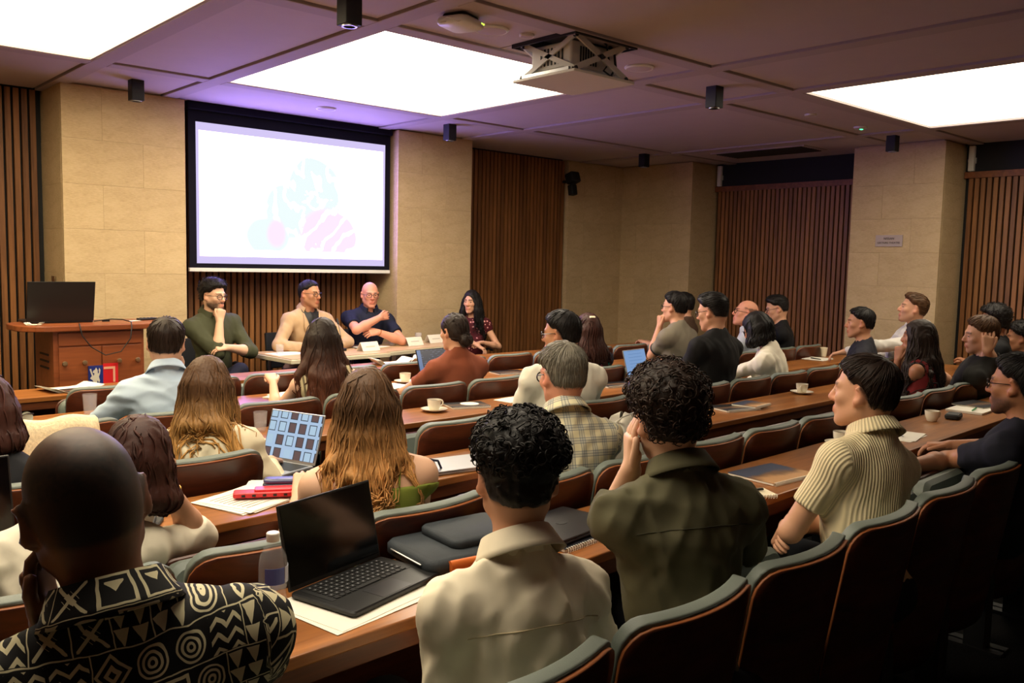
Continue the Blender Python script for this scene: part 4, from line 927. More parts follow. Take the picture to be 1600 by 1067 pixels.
def tubes_np(paths, radii, sides=4, flat=1.0):
    """many open tubes at once: paths (n, m, 3), radii (n, m)"""
    n, m, _ = paths.shape; T = np.empty_like(paths); T[:, 1:-1] = paths[:, 2:]-paths[:, :-2]; T[:, 0] = paths[:, 1]-paths[:, 0]; T[:, -1] = paths[:, -1]-paths[:, -2]
    T /= np.linalg.norm(T, axis=2, keepdims=True)+1e-9; ref = np.array((0.31, 0.52, 0.79)); N = np.cross(T, ref); N /= np.linalg.norm(N, axis=2, keepdims=True)+1e-9; Bv = np.cross(T, N)
    a = np.arange(sides)*2*PI/sides; ring = N[:, :, None]*(np.cos(a)*flat)[None, None, :, None]+Bv[:, :, None]*np.sin(a)[None, None, :, None]
    v = (paths[:, :, None]+ring*radii[:, :, None, None]).reshape(-1, 3)
    i, j, k = np.meshgrid(np.arange(n), np.arange(m-1), np.arange(sides), indexing='ij'); base = (i*m+j)*sides; k2 = (k+1) % sides
    f = np.stack([base+k, base+k2, base+sides+k2, base+sides+k], -1).reshape(-1, 4); return v, f
def mesh_np(name, verts, faces, material, cols=None, tv=None, tf=None, tcols=None):
    """one quad mesh from arrays, plus optional tube geometry (hair locks, fingers) in the same mesh"""
    nv = len(verts)
    if tv is not None and len(tv): verts = np.concatenate([verts, tv]); faces = np.concatenate([faces, np.asarray(tf)+nv])
    me = bpy.data.meshes.new(name); me.vertices.add(len(verts)); me.vertices.foreach_set('co', verts.astype(f32).ravel())
    nf = len(faces); me.loops.add(nf*4); me.loops.foreach_set('vertex_index', np.ascontiguousarray(faces, np.int32).ravel()); me.polygons.add(nf)
    me.polygons.foreach_set('loop_start', np.arange(nf, dtype=np.int32)*4); me.polygons.foreach_set('use_smooth', np.ones(nf, bool)); me.materials.append(material)
    me.update(calc_edges=True)
    if cols is not None:
        at = me.attributes.new('Col', 'FLOAT_COLOR', 'POINT'); c = np.ones((len(verts), 4), f32); c[:nv, :3] = cols
        if len(verts) > nv: c[nv:, :3] = tcols if tcols is not None else cols.mean(0)
        at.data.foreach_set('color', c.ravel())
    return me
# ---- head in its own frame: +y face, +z crown, origin between the ears; crown at z=.123, chin at z=-.118
def head_prims(fem):
    j = 0.9 if fem else 1.0
    P = [el((0, -0.012, 0.035), (0.076, 0.097, 0.088)), K(el((0, -0.028, -0.015), (0.068, 0.074, 0.075)), 0.03), K(el((0, 0.030, -0.035), (0.058*j, 0.062, 0.082)), 0.03)]
    for s in (-1, 1):
        P += [K(rc((s*0.050*j, 0.0, -0.055), (s*0.015*j, 0.068, -0.100), 0.022, 0.017), 0.025), K(el((s*0.040, 0.060, -0.018), (0.024, 0.022, 0.020)), 0.02),
              K(rc((s*0.012, 0.087-(0.005 if fem else 0), 0.026), (s*0.045, 0.072-(0.004 if fem else 0), 0.026), 0.010, 0.009), 0.015)]
    P += [K(el((0, 0.070, -0.104), (0.022*j, 0.018, 0.016)), 0.02), K(rc((0, 0.088-(0.004 if fem else 0), 0.020), (0, 0.110-(0.006 if fem else 0), -0.026), 0.0085*j, 0.0125*(0.86 if fem else 1)), 0.010), K(rc((-0.012, 0.099, -0.031), (0.012, 0.099, -0.031), 0.0085, 0.0085), 0.008),
          K(el((0, 0.083, -0.066), (0.026, 0.015, 0.018)), 0.012)]
    return P
EARS = lambda s: [el((s*0.084, -0.012, 0.000), (0.0085, 0.021, 0.034), rz(s*-30)@rx(-12)), K(rc((s*0.077, 0.0, -0.028), (s*0.077, 0.001, -0.020), 0.010, 0.010), 0.01)]
def head_sdf(p, fem):
    d = union(head_prims(fem), p)
    for s in (-1, 1):
        d = smax(d, -d_prim(el((s*0.031, 0.094, 0.004), (0.017, 0.017, 0.012)), p), 0.012)
    # lips, closed
    d = smin(d, d_prim(rc((-0.016, 0.092, -0.060), (0.016, 0.092, -0.060), 0.0055, 0.0055), p), 0.006); d = smin(d, d_prim(rc((-0.013, 0.092, -0.072), (0.013, 0.092, -0.072), 0.0065, 0.0065), p), 0.006)
    for s in (-1, 1):
        d = smin(d, d_prim(el((s*0.031, 0.076, 0.004), (0.0145, 0.0125, 0.0125)), p), 0.004)
        e = union(EARS(s), p, 0.01); e = smax(e, -d_prim(el((s*0.092, -0.003, 0.002), (0.007, 0.012, 0.019)), p), 0.006); d = smin(d, e, 0.008)
    return d
LINE_Y = [-0.14, -0.10, -0.045, -0.028, 0.0, 0.025, 0.045, 0.065, 0.085, 0.12]; LINE_Z = [-0.040, -0.050, -0.042, 0.0, 0.038, 0.034, 0.060, 0.074, 0.083, 0.088]
def scalp(p, lift=0.0): return p[:, 2]-np.interp(p[:, 1], LINE_Y, LINE_Z)-lift*(p[:, 1] > 0.02)
def hand_geo(wr, d, nrm, side, curl=0.5, spread=0.15, scale=1.0, thumb=0.6):
    """palm capsules for the implicit body and five finger tubes. d: pointing direction, nrm: back of the hand, side: +1 right hand"""
    d = unit(d); nrm = unit(np.asarray(nrm, float)-d*(np.dot(nrm, d))); x = np.cross(d, nrm)*side   # towards the little finger for a right hand
    x = -x; pal = []; mb = MB(); k = scale       # x now points to the thumb side
    for q in (-0.028, -0.009, 0.010, 0.028):
        pal.append(K(rc(wr+d*0.012*k+x*q*0.55*k, wr+d*0.088*k+x*q*k, 0.0155*k, 0.0125*k), 0.012))
    pal.append(K(rc(wr+d*0.015*k+x*0.018*k, wr+d*0.045*k+x*0.034*k-nrm*0.008*k, 0.017*k, 0.014*k), 0.012))
    for i, (q, L) in enumerate(((0.030, 0.072), (0.010, 0.080), (-0.010, 0.074), (-0.029, 0.058))):
        p = wr+d*0.082*k+x*q*k; dd = unit(d+x*spread*(1.5-i)*0.4); pts = [p]; cc = 0.0
        for seg, f in ((0, 0.45), (1, 0.30), (2, 0.25)):
            cc += curl*(0.9, 1.1, 0.7)[seg]*(1+0.08*i); dr = dd*math.cos(cc)-nrm*math.sin(cc)
            pts.append(pts[-1]+dr*L*f*0.5*k); pts.append(pts[-1]+dr*L*f*0.5*k)
        pts.append(pts[-1]+dr*0.005*k); r0 = (0.0092 if i < 3 else 0.0080)*k
        mb.tube([pts[0]-d*0.02*k]+pts, [r0, r0, r0*0.98, r0*1.0, r0*0.92, r0*0.93, r0*0.86, r0*0.8, r0*0.12], 9, caps=False)
    b = wr+d*0.035*k+x*0.034*k; td = unit(d*0.88+x*0.40-nrm*0.25*thumb); t2 = unit(d*1.0-x*0.02-nrm*0.45*thumb)
    mb.tube([b-td*0.02*k, b, b+td*0.020*k, b+td*0.036*k, b+td*0.036*k+t2*0.016*k, b+td*0.036*k+t2*0.028*k, b+td*0.036*k+t2*0.033*k], [0.012*k, 0.0125*k, 0.0105*k, 0.0105*k, 0.0098*k, 0.0085*k, 0.001*k], 9, caps=False)
    return pal, mb
def surf_grad(fn, p, e=0.004):
    d0 = fn(p); g = np.stack([fn(p+np.eye(3, dtype=f32)[i]*f32(e))-d0 for i in range(3)], 1); return d0, g/(np.linalg.norm(g, axis=1, keepdims=True)+1e-9)
def fur_noise(p, s): return np.sin(p[:, 0]*s+1.7*np.sin(p[:, 1]*s*0.8))*np.sin(p[:, 1]*s*1.1+1.3*np.sin(p[:, 2]*s*0.9))*np.sin(p[:, 2]*s+1.5*np.sin(p[:, 0]*s*0.7))
HAIRCOL = {'black': (20, 16, 15), 'darkbrown': (38, 25, 18), 'brown': (82, 56, 34), 'auburn': (58, 28, 20), 'blond': (140, 98, 52), 'honey': (112, 74, 38), 'grey': (110, 104, 92), 'buzz': (26, 20, 17)}
SKIN = {'fair': (222, 176, 146), 'light': (208, 156, 124), 'olive': (192, 138, 104), 'tan': (170, 116, 84), 'dark': (108, 68, 46), 'ruddy': (212, 148, 120)}
WHO = []
def cloth_mat(name, col, rough=0.8, pattern=None):
    m = bpy.data.materials.new(name); q = NT(m); c = s2l(col); v = q.coord('Object')
    q.b.inputs['Roughness'].default_value = rough; q.b.inputs['Specular IOR Level'].default_value = 0.25
    base = q.ramp(q.noise(v, 9, 3), [(0.3, tuple(x*0.90 for x in c)), (0.7, tuple(min(1, x*1.06) for x in c))])
    weave = q.noise(v, 420, 2); h = weave
    if pattern == 'rib':
        tc = q.node('ShaderNodeAttribute', attribute_name='PC'); sp = q.node('ShaderNodeSeparateXYZ'); q.link(tc.outputs['Vector'], sp.inputs[0])
        h = q.math('SINE', q.math('MULTIPLY', sp.outputs[0], 640)); base = q.mix(q.math('MULTIPLY', q.math('ADD', h, 1), 0.5), tuple(x*0.72 for x in c)+(1,), tuple(min(1, x*1.08) for x in c)+(1,))
    if pattern == 'check':
        tc = q.node('ShaderNodeAttribute', attribute_name='PC'); sp = q.node('ShaderNodeSeparateXYZ'); q.link(tc.outputs['Vector'], sp.inputs[0])
        def bands(s, f, w_): return q.math('LESS_THAN', q.math('ABSOLUTE', q.math('SUBTRACT', q.math('FRACT', q.math('MULTIPLY', s, f)), 0.5)), w_)
        cr = base
        for s in (sp.outputs[0], sp.outputs[2]):
            cr = q.mix(q.math('MULTIPLY', bands(s, 20, 0.22), 0.26), cr, (*s2l((120, 138, 158)), 1)); cr = q.mix(q.math('MULTIPLY', bands(s, 20*5, 0.14), q.math('MULTIPLY', bands(s, 20, 0.26), 0.55)), cr, (*s2l((52, 66, 98)), 1))
        base = cr
    if pattern == 'dots':
        vo = q.node('ShaderNodeTexVoronoi'); q.link(v, vo.inputs['Vector']); vo.inputs['Scale'].default_value = 26
        base = q.mix(q.math('LESS_THAN', vo.outputs['Distance'], 0.24), base, (*s2l((214, 150, 146)), 1))
    if pattern == 'floral':
        vo = q.node('ShaderNodeTexVoronoi'); q.link(v, vo.inputs['Vector']); vo.inputs['Scale'].default_value = 22
        base = q.mix(q.math('LESS_THAN', vo.outputs['Distance'], 0.34), base, vo.outputs['Color'])
    if pattern == 'stripe':
        tc = q.node('ShaderNodeAttribute', attribute_name='PC'); sp = q.node('ShaderNodeSeparateXYZ'); q.link(tc.outputs['Vector'], sp.inputs[0])
        base = q.mix(q.math('MULTIPLY', q.math('GREATER_THAN', q.math('SINE', q.math('MULTIPLY', sp.outputs[0], 230)), 0.3), 0.8), base, (*s2l((70, 60, 44)), 1))
    if pattern == 'mudcloth': base = mudcloth(q)
    q.link(base, q.b.inputs['Base Color']); q.bump(h, 0.45 if pattern == 'rib' else 0.12, 0.003 if pattern == 'rib' else 0.001)
    return m
def mudcloth(q):
    """black cloth printed with hand-drawn cream motifs: a grid of cells, each with one of several motifs"""
    tc = q.node('ShaderNodeAttribute', attribute_name='PC'); sp = q.node('ShaderNodeSeparateXYZ'); q.link(tc.outputs['Vector'], sp.inputs[0])
    wob = q.math('MULTIPLY', q.math('SUBTRACT', q.noise(q.coord('Object'), 24, 2), 0.5), 0.010)
    X = q.math('ADD', q.math('MULTIPLY', q.math('ADD', sp.outputs[0], wob), 19.0), 40.3); Z = q.math('ADD', q.math('MULTIPLY', q.math('ADD', sp.outputs[2], wob), 18.0), 40.0)
    row = q.math('FLOOR', Z); X = q.math('ADD', X, q.math('MULTIPLY', row, 0.37))
    fx, fz = q.math('FRACT', X), q.math('FRACT', Z)
    cv = q.node('ShaderNodeCombineXYZ'); q.link(q.math('FLOOR', X), cv.inputs[0]); q.link(row, cv.inputs[1])
    wn = q.node('ShaderNodeTexWhiteNoise', noise_dimensions='2D'); q.link(cv.outputs[0], wn.inputs['Vector']); R = wn.outputs['Value']
    ax = q.math('ABSOLUTE', q.math('SUBTRACT', fx, 0.5)); az = q.math('ABSOLUTE', q.math('SUBTRACT', fz, 0.5))
    dd = q.math('ADD', ax, az); mx = q.math('MAXIMUM', ax, az); ci = q.math('SQRT', q.math('ADD', q.math('MULTIPLY', ax, ax), q.math('MULTIPLY', az, az)))
    L = lambda v, a, b: q.math('MULTIPLY', q.math('GREATER_THAN', v, a), q.math('LESS_THAN', v, b))
    saw = lambda v, n: q.math('ABSOLUTE', q.math('SUBTRACT', q.math('FRACT', q.math('MULTIPLY', v, n)), 0.5))
    m0 = q.math('MAXIMUM', L(ci, 0.06, 0.13), q.math('MAXIMUM', L(ci, 0.20, 0.27), L(ci, 0.34, 0.40)))                      # rings
    m1 = q.math('MAXIMUM', L(mx, 0.34, 0.42), q.math('MULTIPLY', L(mx, 0.0, 0.22), q.math('GREATER_THAN', fz, q.math('ADD', ax, 0.45))))   # framed square
    m2 = q.math('MULTIPLY', L(saw(q.math('ADD', fz, q.math('MULTIPLY', saw(fx, 2.0), 0.42)), 3.0), 0.0, 0.17), q.math('LESS_THAN', mx, 0.45))  # zigzag
    m3 = q.math('MULTIPLY', L(saw(fx, 4.0), 0.0, 0.16), q.math('LESS_THAN', mx, 0.44))                                     # stripes
    m4 = q.math('MAXIMUM', L(dd, 0.36, 0.46), L(dd, 0.10, 0.22))                                                              # diamonds
    m5 = q.math('MULTIPLY', q.math('LESS_THAN', saw(fx, 2.0), q.math('MULTIPLY', q.math('FRACT', q.math('MULTIPLY', fz, 2.0)), 0.42)), q.math('LESS_THAN', mx, 0.45))  # triangles
    m6 = q.math('MAXIMUM', q.math('MULTIPLY', q.math('LESS_THAN', q.math('ABSOLUTE', q.math('SUBTRACT', ax, az)), 0.06), q.math('LESS_THAN', mx, 0.40)), q.math('MULTIPLY', L(saw(q.math('ADD', fx, fz), 6.0), 0, 0.15), L(dd, 0.0, 0.24)))  # crosses
    out = m0
    for i, m in enumerate((m1, m2, m3, m4, m5, m6)):
        g = q.math('GREATER_THAN', R, (i+1)/7); out = q.math('ADD', q.math('MULTIPLY', out, q.math('SUBTRACT', 1.0, g)), q.math('MULTIPLY', m, g))
    border = q.math('MAXIMUM', L(fz, 0.0, 0.035), q.math('MULTIPLY', L(fx, 0.0, 0.035), q.math('GREATER_THAN', R, 0.5)))
    out = q.math('MINIMUM', q.math('MAXIMUM', out, border), 1.0)
    return q.mix(out, (*s2l((14, 12, 13)), 1), (*s2l((206, 196, 160)), 1))

def person(label, head, ztop, sy=0, hyaw=None, hp=0, hr=0, hip=None, fem=False, arms=None, sleeve='short', top=None, collar=None, hair=('short', 'black'), skin='light',
           beard=0.0, glasses=False, vox=0.009, build=1.0, legs='sit', trousers=(26, 28, 34), fold=0.0035, eyes=True, neckline=0.0, nbo=(0, -0.045, -0.172), straps=False, extra=None, group=None, seed=None, floor_legs=True, bangs=0.0, cuffs=None, fdir=(1, 0.8, 0.25), vneck=None, legyaw=None):
    seed = len(WHO)+3 if seed is None else seed; WHO.append(label); rng = np.random.default_rng(seed)
    hyaw = sy if hyaw is None else hyaw; hs = 0.95 if fem else 1.0
    thick = {'curly': 0.026, 'short': 0.016, 'neat': 0.010, 'quiff': 0.022, 'buzz': 0.0, 'bald': 0.0, 'fringe': 0.002, 'long': 0.012, 'bun': 0.010, 'bob': 0.014}[hair[0]]
    hc = V(head[0], head[1], ztop-thick-0.123*hs); HR = rz(hyaw)@rx(hp)@ry(hr); HRf = (HR/1.0).astype(f32)
    nb = hc+rz(sy)@(np.array(nbo)*hs); hipp = V(*(hip if hip is not None else (nb[0]-0.0, nb[1]-0.06)), 0.50)
    root = empty('person', (hipp[0], hipp[1], 0)); tag(root, label, 'person', group); O = V(hipp[0], hipp[1], 0)
    u = unit(nb-hipp); rs0 = rz(sy)@V(1, 0, 0); fs = unit(np.cross(u, rs0)); rs = np.cross(fs, u); AX = np.stack([rs, fs, u], 1)
    b = build*(0.88 if fem else 1.0); sw = 0.170*b; L = np.linalg.norm(nb-hipp)
    sh = {'L': nb-rs*sw-u*0.072+fs*0.012, 'R': nb+rs*sw-u*0.072+fs*0.012}
    A = {}; hl = lambda q_: hc+HR@(np.asarray(q_, float)*hs)
    for s_, sg in (('L', -1), ('R', 1)):
        a = (arms or {}).get(s_) or {}
        l1, l2 = (0.285*(0.93 if fem else 1)*min(build, 1.05), 0.250*(0.93 if fem else 1)*min(build, 1.05))
        e = np.asarray(a['e'], float) if a.get('e') is not None else nb+rs*sg*(sw+0.06)+fs*0.06-V(0, 0, 0.32)
        if 'wl' in a: wv = hl(a['wl'])
        elif a.get('w') is not None: wv = np.asarray(a['w'], float)
        else: wv = nb+rs*sg*0.10+fs*0.40-V(0, 0, 1)*(nb[2]-DZ-0.035)
        dv = wv-sh[s_]; dist = np.linalg.norm(dv); dn = dv/dist
        if dist > (l1+l2)*0.985: dist = (l1+l2)*0.985; wv = sh[s_]+dn*dist
        ca_ = (l1*l1+dist*dist-l2*l2)/(2*l1*dist); ca_ = max(-1, min(1, ca_)); pl_ = e-sh[s_]; pl_ = unit(pl_-dn*(pl_@dn))
        e = sh[s_]+dn*l1*ca_+pl_*l1*math.sqrt(max(0, 1-ca_*ca_))
        dd_ = HR@np.asarray(a['dl'], float) if 'dl' in a else (np.asarray(a['d'], float) if a.get('d') is not None else wv-e)
        nn_ = HR@np.asarray(a['nl'], float) if 'nl' in a else (np.asarray(a['n'], float) if a.get('n') is not None else V(0, 0, 1))
        A[s_] = dict(e=e, w=wv, d=dd_, n=nn_, c=a.get('c', 0.45), t=a.get('t', 0.6), sp=a.get('sp', 0.15))
    # ---- torso of body / cloth, grown by g
    def torso(g):
        P = [el(nb-u*0.175+fs*0.030, (0.158*b+g, 0.108*b+g, 0.190+g), AX), el(nb-u*0.120-fs*0.020, (0.150*b+g, 0.075*b+g, 0.130+g), AX), K(el(hipp+u*0.17+fs*0.025, (0.140*b+g, 0.110*b+g, 0.17+g), AX), 0.06), K(el(hipp+u*0.02, (0.168*b+g, 0.125*b+g, 0.12+g), AX), 0.06)]
        P += [K(rc(sh['L'], sh['R'], 0.052*b+g, 0.052*b+g), 0.05)]
        if g > 0 and sleeve != 'cami': P += [K(rc(nb-u*0.07, nb+u*0.004, 0.076*(0.88 if fem else 1), 0.068*(0.88 if fem else 1)), 0.05)]
        for s_ in 'LR': P += [K(rc(nb+u*0.03-fs*0.01, sh[s_]+u*0.005, 0.036+g*0.6, 0.048*b+g), 0.05)]
        if fem:
            for sg in (-1, 1): P += [K(el(nb-u*0.22+fs*0.095+rs*sg*0.07, (0.062+g, 0.05+g, 0.058+g), AX), 0.04)]
        return P
    sc = 1.0/hs
    body = torso(-0.012 if sleeve != 'cami' else 0.0)
    hb = (HR@V(0, -0.022, -0.055)*hs)+hc
    body += [K(rc(nb-u*0.02+fs*0.004, hb, 0.060*(0.84 if fem else 1), 0.054*(0.84 if fem else 1)), 0.03)]
    fing = MB(); 
    for s_, sg in (('L', -1), ('R', 1)):
        a = A[s_]; ar = (0.80 if fem else 1.0)*build
        body += [K(rc(sh[s_], a['e'], 0.048*ar, 0.038*ar), 0.03), K(rc(a['e'], a['e']+(a['w']-a['e'])*0.35, 0.038*ar, 0.040*ar), 0.02), K(rc(a['e']+(a['w']-a['e'])*0.35, a['w'], 0.040*ar, 0.027*ar), 0.02)]
        pal, fg = hand_geo(a['w'], a['d'], a['n'], sg, a['c'], a['sp'], 0.92 if fem else 1.0, a['t'])
        body += pal; bo = len(fing.v); fing.v += fg.v; fing.f += [tuple(i+bo for i in f) for f in fg.f]; fing.mi += fg.mi
    hcf = hc.astype(f32)
    def body_fn(p):
        d = union(body, p, 0.03); dh = np.full(len(p), 1.0, f32); q = (p-hcf)@HRf*f32(sc); m = np.linalg.norm(q, axis=1) < 0.24
        dh[:] = np.maximum(np.linalg.norm(q, axis=1)-0.16, 0.02)
        if m.any(): dh[m] = head_sdf(q[m], fem)*hs
        return smin(d, dh.astype(f32), 0.02)
    pts = np.array([hipp, nb, sh['L'], sh['R']]+[A[s_][k] for s_ in 'LR' for k in 'ew']+[A[s_]['w']+unit(A[s_]['d'])*0.12 for s_ in 'LR'])
    lo = np.minimum(pts.min(0)-0.2, hc-0.17); hi = np.maximum(pts.max(0)+0.2, hc+0.17); lo[2] = max(lo[2], 0.40)
    vv, ff = surface(body_fn, lo, hi, vox)
    # skin colouring in head space
    base = np.array(s2l(SKIN[skin])); cols = np.tile(base, (len(vv), 1)); q = (vv-hc)@HR*sc; near = np.linalg.norm(q, axis=1) < 0.2; near[near] = head_sdf(q[near].astype(f32), fem) < 0.004
    hcol = np.array(s2l(HAIRCOL[hair[1]])); x, y, z = np.abs(q[:, 0]), q[:, 1], q[:, 2]
    def put(mask, c, k): cols[mask] = cols[mask]*(1-k)+np.asarray(c)*k
    put(near & (y > 0.078) & (x < 0.024) & (z < -0.054) & (z > -0.081), base*np.array((0.82, 0.48, 0.48)), 0.75)
    put(near & (y > 0.062) & (x < 0.052) & (x > 0.010) & (z > 0.022) & (z < 0.034), hcol*0.8, 0.75)
    put(near & (((y > 0.09) & (x < 0.02) & (z < -0.01) & (z > -0.05)) | ((x > 0.074) & (np.abs(y) < 0.04) & (np.abs(z) < 0.04))), base*np.array((1.0, 0.72, 0.66)), 0.5)
    sm_ = lambda v_, a_, b_: np.clip((v_-a_)/(b_-a_), 0, 1)
    if beard:
        mk = sm_(-z, 0.030, 0.058)*sm_(y, -0.025, 0.005)*near; mk = np.maximum(mk*np.maximum(sm_(x, 0.018, 0.034), sm_(-z, 0.078, 0.086)), near*(y > 0.075)*(x < 0.034)*sm_(-z, 0.040, 0.046)*(z > -0.057))
        mk = (mk*beard*(0.85+0.15*rng.random(len(mk))))[:, None]; cols = cols*(1-mk)+hcol*mk
    if hair[0] in ('short', 'neat', 'quiff', 'curly'):
        k = (np.clip(scalp(q)/0.010, 0, 1)*near*(x > 0.0)*0.85)[:, None]; cols = cols*(1-k)+hcol*k
    if hair[0] in ('buzz', 'fringe'):
        s_ = scalp(q); k = np.clip(s_/0.012, 0, 1)*near
        if hair[0] == 'buzz': k = k*(0.86-0.45*np.clip((z-0.070)/0.05, 0, 1)+0.14*rng.random(len(z))*(z > 0.03))  # lighter towards the crown: thinning hair plus a painted scalp sheen
        else: k = k*(z < 0.055)*(y < 0.04)*0.7
        cols = cols*(1-k[:, None])+hcol*k[:, None]
    o = bpy.data.objects.new('body', mesh_np('body', vv-O, ff, M['skin'], cols, np.array(fing.v)-O, np.array(fing.f), np.tile(base, (len(fing.v), 1)))); link(o, root)
    # ---- upper garment
    W = waves(seed, 6, 0.07, 0.15, (1, 1, 0.5)); W2 = waves(seed+50, 6, 0.050, 0.11, fdir); g = 0.010
    sl = []
    for s_, sg in (('L', -1), ('R', 1)):
        a = A[s_]; ar = (0.82 if fem else 1.0)*build; d1 = a['e']-sh[s_]; d2 = a['w']-a['e']
        if sleeve in ('short', 'cap'):
            e_ = sh[s_]+d1*(0.64 if sleeve == 'short' else 0.30); sl.append((None, rc(sh[s_], e_+unit(d1)*0.05, 0.062*ar, 0.059*ar), e_, unit(d1)))
        elif sleeve == 'long': sl.append((rc(sh[s_], a['e'], 0.062*ar, 0.052*ar), rc(a['e'], a['w']+unit(d2)*0.05, 0.052*ar, 0.039*ar), a['w']-unit(d2)*0.01, unit(d2)))
        elif sleeve == 'rolled': m_ = a['e']+d2*0.30; sl.append((rc(sh[s_], a['e'], 0.062*ar, 0.054*ar), rc(a['e'], m_+unit(d2)*0.05, 0.054*ar, 0.054*ar), m_, unit(d2)))
    tors = torso(g); nbf = nb.astype(f32); uf = u.astype(f32); fsf = fs.astype(f32); rsf = rs.astype(f32)
    def cloth_fn(p, folds=True):
        d = union(tors, p, 0.03)
        if sleeve == 'cami':
            h = (p-nbf)@uf; d = smax(d, h+0.098-0.10*np.clip((p-nbf)@fsf, -0.1, 0.1)*0, 0.006)
        else:
            # neck opening
            ca = (p-nbf)@uf; fo = (p-nbf)@fsf; rr = np.sqrt(((p-nbf)@rsf)**2+(fo-0.012)**2)
            h0 = (0.036 if collar in ('shirt', 'polo', 'lapel') else 0.026)-neckline; d = smax(d, -np.maximum(rr-(0.061 if fo is None else 0.061+neckline*0.5), h0-0.45*fo-ca), 0.008)
            if sleeve == 'none':
                for s_, sg in (('L', -1), ('R', 1)):
                    d = smax(d, ((p-sh[s_].astype(f32))@rsf)*sg-0.0, 0.01)
        for up_, lo_, end, dr in sl:
            e = smax(d_prim(lo_, p), (p-end.astype(f32))@dr.astype(f32), 0.008)
            if up_ is not None: e = smin(e, d_prim(up_, p), 0.03)
            d = smin(d, e, 0.035)
        if folds and fold: d = d+fold*wsum(W, p)*0.35+fold*1.15*creases(W2, p)
        return d
    vc, fc = surface(cloth_fn, lo-0.02, hi+0.02, max(vox, 0.008))
    if vneck is not None:
        fcn = (vc[fc].mean(1)-nb)@AX; inv = (fcn[:, 1] > 0.02) & (fcn[:, 2] > -vneck[1]) & (np.abs(fcn[:, 0]) < vneck[0]*(1+fcn[:, 2]/vneck[1]))
        o = bpy.data.objects.new('undershirt', mesh_np('undershirt', vc-O, fc[inv], M['black'])); link(o, root); fc = fc[~inv]
    me = mesh_np('top', vc-O, fc, top)
    at = me.attributes.new('PC', 'FLOAT_VECTOR', 'POINT'); pc = (vc-nb)@AX
    for s_, sg in (('L', -1), ('R', 1)):      # printed pattern runs along the sleeves
        a = A[s_]; d1 = unit(a['e']-sh[s_]); side = (vc-sh[s_])@rs*sg; m = side > 0.02
        if m.any():
            t_ = (vc[m]-sh[s_])@d1; rem = vc[m]-sh[s_]-t_[:, None]*d1; pc[m, 0] = sg*(sw+0.0)+rem@fs*-1+sg*0.02; pc[m, 2] = -0.055-t_
    at.data.foreach_set('vector', pc.astype(f32).ravel())
    garment = {'short': 'shirt', 'long': 'shirt', 'rolled': 'shirt', 'cami': 'camisole', 'none': 'sleeveless_top', 'cap': 'blouse'}[sleeve]
    gm = bpy.data.objects.new(garment, me); link(gm, root)
    if straps:
        for sg in (-1, 1):
            ps = [nb+rs*sg*0.085-u*0.11-fs*0.10, nb+rs*sg*0.088-u*0.07-fs*0.085, nb+rs*sg*0.092-u*0.028-fs*0.045, nb+rs*sg*0.093-u*0.008+fs*0.0, nb+rs*sg*0.092-u*0.05+fs*0.07, nb+rs*sg*0.085-u*0.11+fs*0.12]
            pp = np.array(ps, f32); dd, gg = surf_grad(lambda p: union(body, p, 0.03), pp); pp = pp+gg*(0.003-dd)[:, None]
            MBshift(MB().tube(pp, 0.005, 6, flat=0.5), O).build('strap', top, gm, smooth=60)
    if collar in ('shirt', 'polo', 'lapel'):
        # stand and fall of a turned-down collar, open at the front
        n = 34; rng_a = 2.75 if collar != 'lapel' else 2.3; P = []
        ti = unit(u*1.0-fs*0.0+fs*0.30); cx = rs; cy = np.cross(ti, rs)
        prof = [(0.002, -0.030), (0.001, 0.010), (0.003, 0.026), (0.010, 0.028), (0.018, 0.012), (0.028, -0.010), (0.036, -0.024)]
        for i in range(n):
            a_ = -rng_a+2*rng_a*i/(n-1); cc, ss = math.cos(a_), math.sin(a_); row = []    # a=0 is the nape
            pt = max(0, abs(a_)/rng_a-0.75)*4
            for k, (ro, hz) in enumerate(prof):
                r_ = 0.067+ro+(0.010*pt if k > 4 else 0); hz2 = hz-(0.022*pt if k > 4 else 0)
                row.append(nb+fs*0.004+u*0.052+cx*ss*r_*0.98-cy*cc*r_*1.02+ti*(hz2-0.004*(1-cc)))
            P.append(row)
        co = MBshift(MB().grid(P), O).build('collar', top, gm, smooth=70, solid=0.004); pa = np.array(P).reshape(-1, 3)
        ca2 = co.data.attributes.new('PC', 'FLOAT_VECTOR', 'POINT'); pcc = np.array([[0.075*(-rng_a+2*rng_a*i/(n-1)), 0, -0.02*k] for i in range(n) for k in range(len(prof))], f32); ca2.data.foreach_set('vector', pcc.ravel())
        if collar == 'lapel':
            vw, vd = vneck
            for sg in (-1, 1):
                ts = np.linspace(0, 1, 13); G = []
                for f_ in (-0.004, 0.5, 1.0):
                    wdt = 0.048*np.minimum(1, ts*2.2)*np.minimum(1, (1-ts)*2.2)+0.006; x_ = vw*(1-ts)+wdt*f_; z_ = -vd*ts+0.012*(1-ts); pp = np.array([nb+rs*sg*xx+u*zz+fs*0.35 for xx, zz in zip(x_, z_)], f32)
                    for _ in range(40): pp = pp-fs.astype(f32)*np.clip(cloth_fn(pp, False)*0.7, -0.01, 0.05)[:, None]
                    G.append(pp+fs.astype(f32)*(0.009 if f_ > 0.2 else 0.006))
                MBshift(MB().grid(G), O).build('lapel', top, gm, smooth=60, solid=0.006)
    if collar == 'crew':
        MBshift(MB().tube([nb+fs*0.008+u*(0.024-0.016*math.cos(a_+PI)*-1 if False else 0.022-0.020*(1-math.cos(a_))*0.5)-fs*0.070*math.cos(a_)+rs*0.068*math.sin(a_) for a_ in np.linspace(0, 2*PI, 29)], 0.009, 7), O).build('neckband', cuffs or top, gm, smooth=70)
